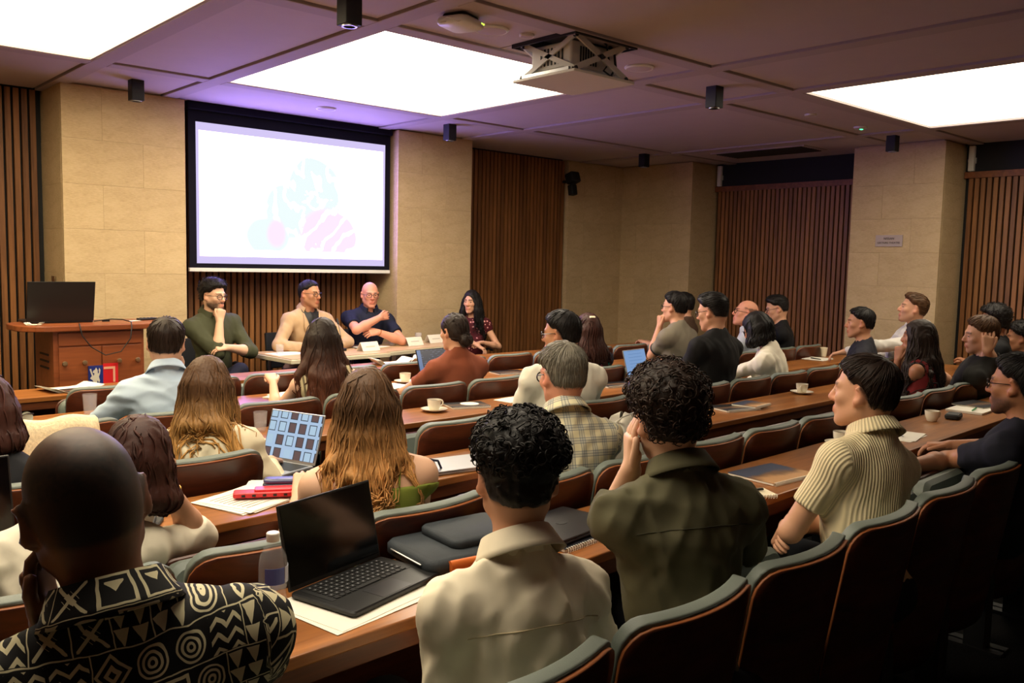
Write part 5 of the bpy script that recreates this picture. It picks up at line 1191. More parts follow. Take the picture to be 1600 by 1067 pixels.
    if cuffs is not None:
        for _, _, end, dr in sl: MBshift(MB().tube([end-dr*0.012, end+dr*0.004], 0.060*build, 18, caps=False), O).build('cuff', cuffs, gm, smooth=60, solid=0.006)
    # ---- trousers, shoes
    tm = cloth_mat('trousers_%d' % seed, trousers, 0.85); yaw_l = rz(sy*0.6 if legyaw is None else legyaw) if abs(sy) < 90 else rz(sy)
    kn, an = {}, {}
    for s_, sg in (('L', -1), ('R', 1)):
        if legs == 'sit': kn[s_] = hipp+yaw_l@V(sg*0.11, 0.42, 0.02); an[s_] = hipp+yaw_l@V(sg*0.11, 0.40, -0.42)
        else: kn[s_], an[s_] = [np.asarray(k_, float) for k_ in legs[s_]]
    tp = [el(hipp+u*0.01, (0.172*b+0.01, 0.135*b+0.01, 0.12), AX)]
    for s_, sg in (('L', -1), ('R', 1)): tp += [K(rc(hipp+yaw_l@V(sg*0.09, 0.02, -0.01), kn[s_], 0.088*b, 0.062), 0.05), K(rc(kn[s_], an[s_], 0.060, 0.044), 0.02)]
    allp = np.array([hipp]+list(kn.values())+list(an.values())); v2, f2 = surface(lambda p: union(tp, p, 0.03)+0.003*wsum(W, p), allp.min(0)-0.22, allp.max(0)+0.22, 0.015)
    o = bpy.data.objects.new('trousers', mesh_np('trousers', v2-O, f2, tm)); link(o, root)
    for s_ in 'LR':
        fd = unit((yaw_l@V(0, 1, 0))) if legs == 'sit' else unit(rz(sy)@V(0, 1, 0)); a_ = an[s_]-V(0, 0, 0.0)
        mb = MB(); zb = a_[2]-0.075; c0 = a_+V(0, 0, zb-a_[2]); lat = np.cross(fd, V(0, 0, 1)); P = []
        for t_, w2, h2 in ((-0.07, 0.026, 0.07), (-0.05, 0.036, 0.085), (0.0, 0.038, 0.09), (0.06, 0.042, 0.07), (0.12, 0.046, 0.05), (0.165, 0.040, 0.035), (0.19, 0.016, 0.02)):
            cen = c0+fd*t_; P.append([cen-lat*w2, cen-lat*w2*1.02+V(0, 0, h2*0.5), cen-lat*w2*0.6+V(0, 0, h2), cen+lat*w2*0.6+V(0, 0, h2), cen+lat*w2*1.02+V(0, 0, h2*0.5), cen+lat*w2, cen-lat*w2])
        mb.grid(P); MBshift(mb, O).build('shoe', M['shoe'], root, smooth=60)
    # ---- hair
    style = hair[0]; length = hair[2] if len(hair) > 2 else 0.0; tipc = hair[3] if len(hair) > 3 else None
    if style not in ('buzz', 'bald', 'fringe') or style == 'fringe' and False:
        th = {'long': 0.011, 'bun': 0.008, 'bob': 0.013}.get(style, 0.0)
        hang = []
        if style in ('long', 'bob'):
            for az in np.linspace(-118, 118, 17):
                r_ = 0.070+0.010*abs(math.cos(rad(az))); d0 = rz(az)@V(0, -1, 0); a0 = hc+HR@(d0*np.array((0.078, 0.088, 1))*hs+V(0, -0.008, 0.0)); wy = rz(hyaw)@d0
                ln = length*(1.0 if abs(az) < 80 else 0.86)*rng.uniform(0.9, 1.06); ps_ = [a0]+[a0+V(0, 0, -0.09-(ln-0.09)*f_)+wy*(0.010+0.012*f_) for f_ in (0, 0.35, 0.7, 1.0)]
                ps_ = np.array(ps_, f32); both = lambda p: np.minimum(cloth_fn(p, False), union(body, p, 0.03))
                for _ in range(2): d_, g_ = surf_grad(both, ps_[1:]); ps_[1:] += g_*np.clip(0.008-d_, 0, 0.12)[:, None]
                for q0, q1, r0_, r1_ in zip(ps_[:-1], ps_[1:], (0.022, 0.023, 0.018, 0.012), (0.023, 0.018, 0.012, 0.003)): hang.append(K(rc(q0, q1, r0_, r1_), 0.03))
        crown = V(0, -0.03, 0.12)
        def hair_fn(p):
            q = (p-hcf)@HRf*f32(sc)
            d = union([el((0, -0.012, 0.035), (0.076+th, 0.097+th, 0.088+th)), K(el((0, -0.030, -0.012), (0.069+th*0.8, 0.076+th*0.8, 0.074+th*0.6)), 0.03)], q)
            if style not in ('long', 'bob', 'bun'):
                z_, y_ = q[:, 2], q[:, 1]; s0 = scalp(q)+0.004*np.sin(q[:, 0]*150+y_*90)+0.003*np.sin(y_*230+z_*120); tp_ = np.clip(s0/(0.014 if style == 'curly' else 0.030), 0, 1); tp_ = tp_*(2-tp_)
                sd = np.clip((z_-0.005)/0.065, 0, 1); fr_ = np.clip((y_+0.01)/0.08, 0, 1)
                low_ = hair[2] if style == 'curly' and len(hair) > 2 else 0.012; tt = {'curly': low_+(0.030-low_)*sd+0.006*np.clip((z_-0.06)/0.05, 0, 1), 'short': 0.003+0.014*sd+0.006*fr_*sd, 'neat': 0.0015+0.008*sd, 'quiff': 0.002+0.013*sd+0.018*fr_*sd}[style]
                d = d+0.004-tp_*(tt+0.004)
                for s_ in (-1, 1): d = smax(d, -d_prim(el((s_*0.088, -0.008, -0.002), (0.016, 0.026, 0.038)), q), 0.008)
            if style in ('long', 'bob', 'bun'):
                face = d_prim(el((0, 0.095, -0.034-bangs), (0.055, 0.078, 0.102)), q); d = smax(d, -face, 0.012)
                low = -(q[:, 2]+0.07) if style == 'bun' else -(q[:, 2]+0.10); d = smax(d, low, 0.02)
                if style == 'bun':
                    d = smax(d, -(q[:, 2]-np.interp(q[:, 1], [-0.14, -0.05, 0.0, 0.05, 0.12], [-0.09, -0.07, -0.01, 0.02, 0.05])), 0.012)
                    d = smin(d, d_prim(el((0.0, -0.112, -0.058), (0.050, 0.042, 0.048)), q), 0.012)
            d = d*f32(hs)
            if hang: d = smin(d, union(hang, p, 0.03), 0.03); d = smax(d, -(d_prim(el((0, 0.105, -0.05), (0.058, 0.085, 0.125)), q)), 0.015)
            if style == 'curly': d = d+(0.0055*fur_noise(p, 130.0)+0.0035*fur_noise(p[:, ::-1], 290.0))*tp_
            elif style in ('short', 'quiff', 'neat'): d = d+0.0016*fur_noise(q*np.array((1, 0.35, 1), f32), 260.0)*tp_
            else:
                d = d+0.0025*np.sin((np.arctan2(q[:, 0], -q[:, 1]))*46+6*np.sin(p[:, 2]*14))
            return d
        hp_ = np.array([hc]+([q_[2] for q_ in hang] if hang else [])); hv, hf = surface(hair_fn, hp_.min(0)-0.19, hp_.max(0)+0.19, 0.006 if vox < 0.0085 else 0.0085)
        nl = {'curly': 620, 'short': 520, 'neat': 260, 'quiff': 420, 'long': 480, 'bob': 280, 'bun': 220}[style]; nl = int(nl*(1.0 if vox < 0.0085 else 0.45))
        def hcolor(pz): 
            c_ = np.tile(hcol, (len(pz), 1))
            if tipc is not None:
                k = np.clip((hc[2]-0.01-pz)/(length*0.60), 0, 1)[:, None]; c_ = c_*(1-k)+np.array(s2l(HAIRCOL[tipc] if isinstance(tipc, str) else tipc))*k
            return c_
        cand = hv[rng.integers(0, len(hv), nl*4)]
        if style not in ('long', 'bob', 'bun'): 
            qc = (cand-hc)@HR*sc; ok = scalp(qc) > (0.006 if style == 'curly' else 0.026)
            if style == 'curly' and len(hair) > 2 and hair[2] < 0.008: ok &= qc[:, 2] > 0.028
            cand = cand[ok]
        pick = cand[:nl].astype(f32); nl = len(pick)
        if style == 'curly':
            d0, gr = surf_grad(hair_fn, pick)
            t1 = np.cross(gr, rng.normal(size=(nl, 3))); t1 /= np.linalg.norm(t1, axis=1, keepdims=True); t2 = np.cross(gr, t1); r_ = rng.uniform(0.006, 0.015, (nl, 1, 1)); a0 = rng.uniform(0, 6.28, (nl, 1)); aa = np.linspace(0, 4.2, 8)[None]
            pa = (pick+gr*0.001)[:, None]+(t1[:, None]*np.cos(a0+aa)[..., None]+t2[:, None]*np.sin(a0+aa)[..., None]*0.85)*r_+gr[:, None]*(0.004*np.sin(aa*0.8)+0.001*aa)[..., None]
            tv, tf = tubes_np(pa, np.tile([0.0010, 0.0016, 0.0019, 0.0019, 0.0019, 0.0017, 0.0013, 0.0003], (nl, 1)), 3); tcol = np.repeat(hcol[None]*rng.uniform(0.8, 2.2, (nl, 1)), 24, 0)
        else:
            steps = {'long': 13, 'bob': 9, 'bun': 8}.get(style, 6); total = {'long': length+0.12, 'bob': 0.16, 'bun': 0.13}.get(style, 0.042)
            sl_ = total/steps; path = [pick]; cur = pick.copy(); cw = (hc+HR@crown*hs).astype(f32); bunp = (hc+HR@V(0, -0.10, -0.045)).astype(f32); ph = rng.uniform(0, 6.28, nl).astype(f32)
            for k in range(steps):
                d0, gr = surf_grad(hair_fn, cur)
                if style in ('long', 'bob'):
                    di = np.tile(np.array((0, 0, -1), f32), (nl, 1)); 
                    di = di+0.5*np.clip((cur[:, 2:3]-hc[2])/0.1, 0, 1)*(cur-cw)/(np.linalg.norm(cur-cw, axis=1, keepdims=True)+1e-6)
                    lat = np.cross(gr, di); di = di+0.34*lat*np.sin(ph*0.35+k*1.05)[:, None]
                elif style == 'bun': di = bunp-cur
                elif style == 'quiff': di = (HR@V(0, -1.0, 0.1)).astype(f32)+0*cur
                else: di = (cur-cw)+(HR@V(0, 0.03, 0)).astype(f32)
                di = di-gr*np.sum(di*gr, 1, keepdims=True); di = di/(np.linalg.norm(di, axis=1, keepdims=True)+1e-6); cur = cur+di*f32(sl_)
                d0, gr = surf_grad(hair_fn, cur); lift_ = 0.0012 if style in ('long', 'bob', 'bun') else 0.0012+0.0022*(k/steps); cor = np.clip(d0-lift_, -0.02, 0.02); cor = np.where((cor > 0) & (style == 'long') & (k > steps*0.5), cor*0.15, cor); cur = cur-gr*cor[:, None]; path.append(cur.copy())
            path = np.stack(path, 1); wd = {'long': 0.0040, 'bob': 0.0036, 'bun': 0.003}.get(style, 0.0020)*(1.3 if vox >= 0.0085 else 1)
            zc = hcolor(path.reshape(-1, 3)[:, 2]).reshape(nl, steps+1, 3)
            ql = ((path-hc)@HR*sc); bad = ((ql[..., 1] > 0.045) & (np.abs(ql[..., 0]) < 0.058) & (ql[..., 2] < 0.060) & (ql[..., 2] > -0.13)).any(1) if style in ('long', 'bob', 'bun') else np.zeros(nl, bool)
            if style == 'long':
                both = (lambda p: np.minimum(cloth_fn(p), union(body, p, 0.03))) if sleeve in ('cami', 'none') else cloth_fn
                pf = path[:, 2:].reshape(-1, 3).astype(f32)
                for _ in range(2): d_, g_ = surf_grad(both, pf); pf += g_*np.clip(0.004-d_, 0, 0.05)[:, None]
                path[:, 2:] = pf.reshape(nl, -1, 3)
            path, zc = path[~bad], zc[~bad]; nl = len(path); rr_ = np.array([wd*(0.5+0.5*math.sin(PI*min(1, (j+0.8)/(steps+1)*1.25))) if j < steps else wd*0.12 for j in range(steps+1)])
            tv, tf = tubes_np(path, np.tile(rr_, (nl, 1)), 4, 0.6); tcol = np.repeat((zc*rng.uniform(0.65, 1.55, (nl, 1, 1))).reshape(-1, 3), 4, 0)
        hcols = hcolor(hv[:, 2])*(0.85+0.3*rng.random((len(hv), 1)))
        o = bpy.data.objects.new('hair', mesh_np('hair', hv-O, hf, M['hair'], hcols, tv-O, tf, tcol)); link(o, root)
    # ---- eyes, glasses
    def hw(p): return hc+HR@(np.asarray(p, float)*hs)-O
    if eyes:
        for s_ in (-1, 1):
            mb = MB(); fwd = HR@V(0, 1, 0); c0 = hw((s_*0.031, 0.0765, 0.004)); n_ = 8
            for ring, m_ in (((0.0, 0.75), 1), ((0.75, 1.4), 0)):
                mb.cur = m_; ths = np.linspace(ring[0], ring[1], 3); P = [[c0+(HR@(V(math.sin(t_)*math.cos(a_)*0.0112, math.cos(t_)*0.0136, math.sin(t_)*math.sin(a_)*0.0058))*hs) for t_ in ths] for a_ in np.linspace(0, 2*PI, 13)]; mb.grid(P)
            mb.build('eye', [M['eye_white'], M['iris']], root, smooth=80)
    if glasses:
        fr = MB()
        for s_ in (-1, 1):
            fr.tube([hw((s_*0.033+0.025*math.cos(a_), 0.103-0.010*abs(math.cos(a_)*s_+0.0)*(1 if math.cos(a_)*s_ > 0 else 0), 0.002+0.019*math.sin(a_))) for a_ in np.linspace(0, 2*PI, 17)], 0.0028, 5)
            fr.tube([hw((s_*0.058, 0.092, 0.008)), hw((s_*0.076, 0.05, 0.010)), hw((s_*0.083, 0.0, 0.012)), hw((s_*0.080, -0.022, -0.006))], 0.002, 5)
        fr.tube([hw((-0.009, 0.104, 0.005)), hw((0, 0.108, 0.008)), hw((0.009, 0.104, 0.005))], 0.002, 5); fr.build('spectacles', M['spect'], root, smooth=60)
    if extra: extra(dict(hc=hc, HR=HR, hs=hs, nb=nb, rs=rs, fs=fs, u=u, sh=sh, A=A, root=root, O=O, hw=hw, gm=gm, cloth=cloth_fn, body=lambda p: union(body, p, 0.03)))
    return root
def MBshift(mb, O):
    q = MB(); q.v = [(a-O[0], b-O[1], c-O[2]) for a, b, c in mb.v]; q.f = mb.f; q.mi = mb.mi; return q
# ================================================================== WHO SITS WHERE
def HY(r, x): return rowy(r, x)-0.25
def HIP(r, x): return (x, rowy(r, x)-0.385)
CM = cloth_mat
LAP = None
# ---- back row
mud = CM('patterned_cotton', (14, 12, 13), 0.8, 'mudcloth')
def bald_extra(c):
    pass
person('man with a shaved head in a black and cream patterned shirt, chin on hand', (0.375, 1.36), 1.325, sy=-14, hyaw=-6, hp=-10, hr=-9, hip=(0.46, 1.27), top=mud, collar='shirt', hair=('buzz', 'buzz'), skin='dark', beard=0.5, glasses=True, vox=0.0065,
       arms={'L': dict(e=(0.24, 1.60, 0.2), wl=(-0.070, 0.075, -0.165), dl=(-0.05, -0.10, 1), nl=(-1, 0.55, 0), c=0.45), 'R': dict(e=(0.74, 1.45, 0.80), w=(0.62, 1.72, 0.78), n=(0, 0, 1))}, build=1.06, fold=0.004, nbo=(0.035, -0.055, -0.170))
cream = CM('cream_poplin', (238, 226, 200), 0.7)
def trace_seam(c, zoff, w_, m, name, arc=0.010):
    pts = np.array([c['nb']+c['rs']*x*w_-c['u']*(zoff+arc*x*x)-c['fs']*0.30 for x in np.linspace(-1, 1, 25)], f32); d_ = c['fs'].astype(f32)
    for _ in range(40): pts = pts+d_*np.clip(c['cloth'](pts)*0.7, -0.01, 0.05)[:, None]
    MBshift(MB().tube(pts, 0.0016, 5), c['O']).build(name, m, c['gm'], smooth=60)
def yoke(c): trace_seam(c, 0.105, 0.165, cream_seam, 'yoke_seam')
cream_seam = CM('cream_seam', (206, 188, 154), 0.7)
person('dark curly-haired man in a cream shirt seen from behind in the back row', (1.265, 1.38), 1.255, sy=-8, hyaw=-34, hp=-6, hr=2, hip=(1.20, 1.25), top=cream, collar='shirt', sleeve='long', hair=('curly', 'black', 0.003), skin='light', vox=0.0065,
       arms={'L': dict(e=(0.95, 1.25, 0.5), w=(1.24, 1.55, 0.60)), 'R': dict(e=(1.48, 1.22, 0.66), w=(1.48, 1.52, 0.66))}, build=0.97, fold=0.008, extra=yoke, nbo=(-0.02, -0.045, -0.184))
olive = CM('olive_linen', (86, 82, 60), 0.85)
olive_seam = CM('olive_seam', (60, 57, 40))
def yoke2(c): trace_seam(c, 0.095, 0.17, olive_seam, 'yoke_seam')
person('curly-haired man in an olive shirt resting his cheek on his left hand', (1.835, 1.42), 1.325, sy=-22, hyaw=-22, hp=-3, hr=-6, hip=(1.80, 1.28), top=olive, collar='shirt', hair=('curly', 'darkbrown'), skin='fair', beard=0.5, vox=0.0065,
       arms={'L': dict(e=(1.66, 1.66, 0.3), wl=(-0.088, 0.060, -0.135), dl=(0.06, -0.02, 1), nl=(-1, 0.25, 0), c=0.22, t=0.2, sp=0.05), 'R': dict(e=(2.12, 1.32, 0.78), w=(2.15, 1.62, 0.775))}, build=1.06, fold=0.007, extra=yoke2, nbo=(0.02, -0.05, -0.172))
ribm = CM('ribbed_cream_knit', (232, 216, 176), 0.9, 'rib')
person('man in a ribbed cream polo shirt with folded arms, in left profile', (2.90, 1.40), 1.295, sy=-8, hyaw=8, hp=2, hr=0, hip=(2.80, 1.30), top=ribm, collar='polo', hair=('short', 'darkbrown'), skin='light', vox=0.007,
       arms={'L': dict(e=(2.58, 1.50, 0.66), w=(2.88, 1.58, 0.70), d=(1, 0.0, 0.0), n=(0, 1, 0.5)), 'R': dict(e=(3.06, 1.45, 0.70), w=(2.78, 1.60, 0.66), d=(-1, -0.2, -0.2), n=(0, 1, 0.5))}, fold=0.003)
navym = CM('navy_jersey', (26, 27, 38), 0.85)
person('bearded man with glasses in a navy T-shirt at the right edge', (3.90, 1.24), 1.262, sy=2, hyaw=0, hp=0, hip=(3.92, 1.30), top=navym, collar='crew', hair=('short', 'black'), skin='tan', beard=0.8, glasses=True, vox=0.0075,
       arms={'L': dict(e=(3.80, 1.42, 0.80), w=(3.58, 1.50, 0.79), d=(-1, 0.2, 0), n=(0, 0, 1)), 'R': dict(e=(4.28, 1.36, 0.80), w=(4.2, 1.6, 0.775))}, fold=0.004)
# ---- second row from back
white = CM('white_crepe', (232, 222, 200), 0.75)
def hoop(c):
    p = c['hw']((0.080, -0.005, -0.055)); MB().tube([p+V(0.0, 0.020*math.sin(a), -0.022+0.026*math.cos(a)) for a in np.linspace(0, 2*PI, 17)], 0.0022, 6).build('gold_hoop_earring', M['gold'], c['root'], smooth=60)
    w_ = c['A']['R']['w']; e = c['A']['R']['e']; d = unit(w_-e); a1 = unit(np.cross(d, V(1, 0.3, 0))); a2 = np.cross(d, a1)
    MB().tube([w_-d*0.02-c['O']+(a1*math.cos(a)+a2*math.sin(a))*0.029 for a in np.linspace(0, 2*PI, 17)], 0.003, 6).build('gold_bracelet', M['gold'], c['root'], smooth=60)
person('woman in a white blouse leaning her head on her raised right hand', (0.80, 2.43), 1.145, sy=-14, hyaw=-22, hp=-12, hr=14, hip=HIP('B', 0.56), fem=True, top=white, sleeve='rolled', hair=('bob', 'auburn', 0.10), skin='light', vox=0.0085, extra=hoop,
       arms={'R': dict(e=(1.06, 2.56, 0.25), wl=(0.105, 0.04, -0.06), dl=(-0.15, -0.25, 1), nl=(1, 0.2, 0.1), c=0.5)}, fold=0.005, nbo=(-0.17, -0.05, -0.165), build=1.12)
camis = CM('olive_green_jersey', (122, 132, 52), 0.8)
person('woman with long brown-to-blond hair in a green camisole, seen from behind', (1.50, 2.36), 1.24, sy=-28, hyaw=-30, hp=-4, hip=(1.46, 2.20), fem=True, top=camis, sleeve='cami', straps=True, hair=('long', 'brown', 0.275, (196, 142, 84)), skin='fair', vox=0.008,
       arms={'L': dict(e=(1.31, 2.46, 0.72), w=(1.42, 2.66, 0.77)), 'R': dict(e=(1.70, 2.36, 0.72), w=(1.72, 2.60, 0.77))}, build=1.08, fold=0.003)
plaid = CM('checked_cotton', (216, 206, 170), 0.8, 'check')
person('grey-haired man in a pale checked shirt seen from behind', (2.395, 2.37), 1.28, sy=-22, hyaw=-12, hp=-8, hip=(2.34, 2.22), top=plaid, collar='shirt', hair=('short', 'grey'), skin='ruddy', glasses=True, vox=0.008, fold=0.005)
person('long-haired woman in a red top resting her chin on her hand, in left profile', (5.95, 2.52), 1.265, sy=12, hyaw=20, hp=2, hip=(5.9, 2.40), fem=True, top=CM('dark_red_jersey', (120, 34, 36)), sleeve='none', hair=('long', 'darkbrown', 0.32), skin='tan', vox=0.009,
       arms={'L': dict(e=(5.80, 2.7, 0.2), wl=(-0.02, 0.115, -0.17), dl=(0, -0.05, 1), nl=(-0.9, 0.5, 0), c=1.0)})
person('man in a dark grey shirt propping his head on his left hand', (6.30, 2.25), 1.30, sy=15, hyaw=36, hp=-6, hr=-8, hip=(6.42, 2.42), top=CM('dark_grey_jersey', (46, 46, 44)), hair=('short', 'brown'), skin='light', vox=0.009, collar='crew',
       arms={'L': dict(e=(6.24, 2.36, 0.2), wl=(-0.112, -0.005, -0.085), dl=(0.14, -0.12, 1), nl=(-1, 0.1, 0.1), c=0.35, t=0.2)})
person('curly-haired man behind the man propping his head, near the right wall', (7.58, 2.62), 1.335, sy=25, hyaw=30, hip=(7.5, 2.52), top=CM('black_jersey_a', (24, 24, 26)), collar='crew', hair=('curly', 'black'), skin='tan', vox=0.011, arms={'L': dict(e=(7.25, 2.6, 0.7), w=(7.45, 2.85, 0.66)), 'R': dict(e=(7.8, 2.6, 0.7), w=(7.6, 2.85, 0.66))})
person('dark-haired person cut off by the right edge behind the navy T-shirt', (8.0, 2.55), 1.19, sy=20, hip=HIP('B', 7.95), top=CM('charcoal_jersey', (30, 30, 34)), collar='crew', hair=('curly', 'black'), skin='tan', vox=0.011, arms=LAP)
# ---- middle row
person('red-haired person in a black T-shirt cut off by the left edge', (0.625, 3.37), 1.17, sy=-15, hyaw=-20, hip=HIP('C', 0.55), fem=True, top=CM('black_jersey_b', (22, 22, 26)), hair=('bob', 'auburn', 0.12), skin='fair', vox=0.009, arms={'R': dict(e=(0.86, 3.42, 0.80), w=(0.80, 3.66, 0.78))})
cardi = CM('cream_cotton', (226, 214, 184), 0.85)
person('woman with long wavy blond hair in a cream cardigan', (1.40, 3.38), 1.185, sy=-34, hyaw=-34, hp=-12, hip=(1.33, 3.24), fem=True, top=cardi, sleeve='long', hair=('long', 'brown', 0.40, (196, 146, 80)), skin='fair', vox=0.008, fold=0.006,
       arms={'R': dict(e=(1.60, 3.26, 0.72), w=(1.66, 3.36, 0.725), d=(0.5, 0.6, -0.2)), 'L': dict(e=(1.22, 3.45, 0.74), w=(1.44, 3.58, 0.745))}, nbo=(0, -0.07, -0.165), build=1.05, legyaw=-58)
person('dark-haired man with glasses in a white T-shirt behind the checked shirt', (3.43, 3.41), 1.325, sy=-15, hyaw=20, hp=-4, hip=(3.38, 3.26), top=CM('white_jersey', (234, 228, 210)), collar='crew', hair=('short', 'black'), skin='olive', glasses=True, vox=0.009, build=1.12)
person('black-haired man with glasses in a black T-shirt looking down', (4.95, 3.48), 1.42, sy=0, hyaw=10, hp=-10, hip=(4.92, 3.34), top=CM('black_jersey_c', (20, 19, 20)), collar='crew', hair=('quiff', 'black'), skin='light', glasses=True, vox=0.0085, build=1.08)
person('black-haired woman in a white blouse bending over the middle desk', (5.63, 3.56), 1.265, sy=20, hyaw=22, hp=-26, hip=(5.72, 3.36), fem=True, top=CM('white_cotton_blouse', (232, 224, 204)), sleeve='long', hair=('bob', 'black', 0.10), skin='olive', glasses=True, vox=0.009, fold=0.006,
       arms={'L': dict(e=(5.55, 3.72, 0.78), w=(5.62, 3.9, 0.78))}, nbo=(0, -0.10, -0.16), build=1.12)
person('man in a dark T-shirt in left profile before the right stone pier', (6.98, 3.44), 1.28, sy=25, hyaw=32, hip=(7.08, 3.42), top=CM('slate_jersey', (38, 38, 46)), collar='crew', hair=('short', 'black'), skin='olive', vox=0.009, arms={'L': dict(e=(6.7, 3.5, 0.7), w=(6.95, 3.72, 0.66)), 'R': dict(e=(7.3, 3.4, 0.7), w=(7.1, 3.72, 0.66))})
person('moustached man in a white shirt leaning back against the stone pier', (7.42, 3.20), 1.41, sy=30, hyaw=34, hp=10, hip=(7.50, 3.50), top=CM('white_poplin', (216, 212, 206)), sleeve='long', collar='shirt', hair=('quiff', 'brown'), skin='light', beard=0.25, vox=0.009, fold=0.006,
       arms={'L': dict(e=(7.05, 3.42, 0.94), w=(6.95, 3.70, 0.86)), 'R': dict(e=(7.75, 3.4, 0.9), w=(7.6, 3.65, 0.8))})
# ---- second row from front
bluem = CM('light_blue_linen', (182, 200, 218), 0.8)
person('man in a light blue shirt with his right hand at his face', (1.60, 4.37), 1.275, sy=-18, hyaw=-26, hp=-4, hr=2, hip=(1.55, 4.22), top=bluem, collar='shirt', sleeve='long', hair=('short', 'darkbrown'), skin='fair', beard=0.3, glasses=True, vox=0.0085, fold=0.006, build=1.02, fdir=(0.3, 0.3, 1),
       arms={'L': dict(e=(1.22, 4.45, 0.70), w=(1.44, 4.68, 0.775)), 'R': dict(e=(1.92, 4.5, 0.2), wl=(0.05, 0.12, -0.16), dl=(-0.1, 0.0, 1), nl=(0.7, 0.7, 0), c=1.1)})
person('woman with very long brown hair in a sleeveless patterned top', (2.49, 4.39), 1.25, sy=-20, hyaw=-24, hp=-8, hip=(2.50, 4.24), fem=True, top=CM('striped_cream_silk', (206, 188, 146), 0.7, 'stripe'), sleeve='none', hair=('long', 'darkbrown', 0.52, (96, 52, 32)), skin='fair', vox=0.0085,
       arms={'L': dict(e=(2.33, 4.56, 0.78), w=(2.37, 4.76, 0.84), d=(0.2, 0.8, 0.4), c=0.9), 'R': dict(e=(2.72, 4.5, 0.78), w=(2.6, 4.74, 0.78))})
person('woman with a low bun in a rust T-shirt working at a laptop', (3.47, 4.43), 1.25, sy=-8, hyaw=8, hp=-6, hip=(3.46, 4.28), fem=True, top=CM('rust_jersey', (138, 74, 50), 0.85), hair=('bun', 'darkbrown'), skin='light', vox=0.0085, build=1.06,
       arms={'L': dict(e=(3.26, 4.56, 0.78), w=(3.42, 4.72, 0.77)), 'R': dict(e=(3.68, 4.52, 0.78), w=(3.62, 4.75, 0.77))})
def clip(c):
    p = c['hw']((-0.02, -0.075, 0.095)); MB().rbox(p, (0.045, 0.02, 0.03), 0.006, rz(-20)@rx(40)).rbox(p+V(-0.01, -0.006, -0.02), (0.035, 0.016, 0.016), 0.005, rz(-20)@rx(50)).build('hair_clip', M['paper_warm'], c['root'])
person('woman with dark wavy hair and a pale hair clip in a floral top', (4.74, 4.44), 1.225, sy=-5, hyaw=-5, hip=(4.75, 4.32), fem=True, top=CM('dark_floral', (30, 26, 40), 0.8, 'floral'), hair=('long', 'auburn', 0.24), skin='light', vox=0.010, extra=clip)
person('dark-haired man in a grey polo with black trim, hand at his chin', (5.86, 4.50), 1.375, sy=5, hyaw=12, hip=(5.86, 4.35), top=CM('grey_pique', (126, 118, 102)), collar='crew', cuffs=M['black'], hair=('short', 'black'), skin='light', glasses=True, vox=0.009,
       arms={'L': dict(e=(5.64, 4.7, 0.2), wl=(-0.02, 0.12, -0.17), dl=(0, 0, 1), nl=(-0.8, 0.6, 0), c=1.0)})
person('balding man with black glasses in a pale shirt looking up', (6.98, 4.54), 1.285, sy=25, hyaw=42, hp=12, hip=(6.98, 4.4), top=CM('pale_blue_cotton', (190, 194, 200)), collar='shirt', hair=('fringe', 'black'), skin='ruddy', glasses=True, vox=0.009)
person('black-haired man with glasses in black, holding his hand to his mouth', (7.56, 4.57), 1.335, sy=30, hyaw=38, hp=-14, hip=(7.62, 4.42), top=CM('black_jersey_d', (20, 20, 23)), collar='crew', hair=('quiff', 'black'), skin='light', glasses=True, vox=0.009,
       arms={'L': dict(e=(7.3, 4.72, 0.2), wl=(-0.02, 0.13, -0.15), dl=(0, 0, 1), nl=(-0.8, 0.6, 0), c=1.1)})
person('person half hidden behind the black T-shirt in the front row', (7.28, 5.48), 1.32, sy=15, hip=HIP('E', 7.25), top=CM('brown_jersey', (80, 60, 46)), hair=('short', 'black'), skin='light', vox=0.011)
# ---- the panel
def L2(x, y, sy, crossed=False):
    R = rz(sy); h = V(x, y, 0.5)
    if not crossed: return 'sit'
    return {'L': (h+R@V(-0.02, 0.42, 0.16), h+R@V(0.30, 0.50, -0.08)), 'R': (h+R@V(0.10, 0.40, 0.02), h+R@V(0.10, 0.36, -0.42))}
person('bearded panellist with glasses in a dark green shirt, chin on fist', (2.95, 6.98), 1.40, sy=188, hyaw=203, hp=-4, hip=(2.98, 7.10), top=CM('dark_green_cotton', (66, 68, 48)), collar='shirt', sleeve='rolled', hair=('curly', 'black'), skin='fair', beard=0.92, glasses=True, vox=0.0085, trousers=(22, 24, 44), legs=L2(2.98, 7.10, 186, True), build=1.08,
       arms={'R': dict(e=(2.80, 6.70, 0.2), wl=(0.03, 0.105, -0.195), dl=(-0.15, 0.0, 1), nl=(0.4, 1, 0), c=1.25, t=0.2), 'L': dict(e=(3.34, 6.96, 0.80), w=(2.98, 6.78, 0.84), d=(-1, 0.1, 0), n=(0, -0.6, 1))})
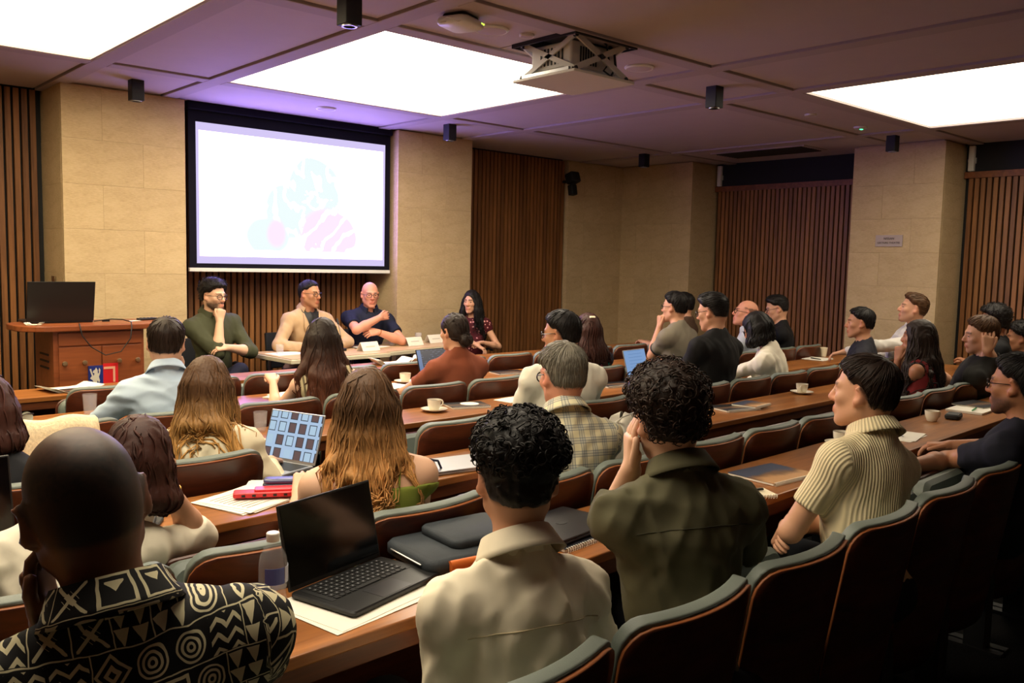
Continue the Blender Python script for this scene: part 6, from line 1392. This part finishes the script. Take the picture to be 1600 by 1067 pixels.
person('panellist with cropped hair and glasses in a beige blazer over black', (3.94, 7.18), 1.385, sy=180, hyaw=202, hp=-2, hip=(3.93, 7.32), top=CM('beige_tweed', (186, 156, 120), 0.9), collar='lapel', sleeve='long', hair=('neat', 'black'), skin='olive', beard=0.25, glasses=True, vox=0.0085, build=1.06, vneck=(0.075, 0.24),
       arms={'R': dict(e=(3.64, 7.05, 0.80), w=(3.78, 6.92, 0.79)), 'L': dict(e=(4.24, 7.05, 0.80), w=(4.08, 6.92, 0.79))})
def watch(c):
    w_ = c['A']['L']['w']; e = c['A']['L']['e']; d = unit(w_-e); a1 = unit(np.cross(d, V(0, 0, 1))); a2 = np.cross(d, a1)
    MB().tube([w_-d*0.015-c['O']+(a1*math.cos(a)+a2*math.sin(a))*0.031 for a in np.linspace(0, 2*PI, 17)], 0.007, 6, flat=0.4).build('gold_watch', M['gold'], c['root'], smooth=60)
person('bald panellist with glasses in a navy polo, right hand on his left shoulder', (4.62, 7.23), 1.36, sy=160, hyaw=162, hp=-3, hip=(4.62, 7.36), top=CM('navy_pique', (24, 28, 46)), collar='polo', hair=('bald', 'grey'), skin='ruddy', glasses=True, vox=0.0085, extra=watch, build=1.1,
       arms={'R': dict(e=(4.36, 6.98, 0.90), w=(4.60, 7.02, 1.03), d=(0.9, 0.15, 0.15), n=(0, -1, 0.2), c=0.30), 'L': dict(e=(4.90, 7.05, 0.84), w=(4.58, 7.02, 0.89), d=(-1, 0.0, 0), n=(0, -0.8, 0.6))})
person('woman panellist with long black hair in a dark red spotted blouse', (5.70, 6.99), 1.295, sy=138, hyaw=116, hp=-2, hip=(5.76, 7.06), fem=True, top=CM('dark_red_spotted', (74, 18, 26), 0.8, 'dots'), sleeve='cap', hair=('long', 'black', 0.27), skin='light', vox=0.0085, trousers=(74, 18, 26),
       arms={'L': dict(e=(5.98, 6.86, 0.80), w=(5.68, 6.78, 0.76), d=(-1, -0.2, 0)), 'R': dict(e=(5.44, 6.86, 0.82), w=(5.58, 6.74, 0.74))})
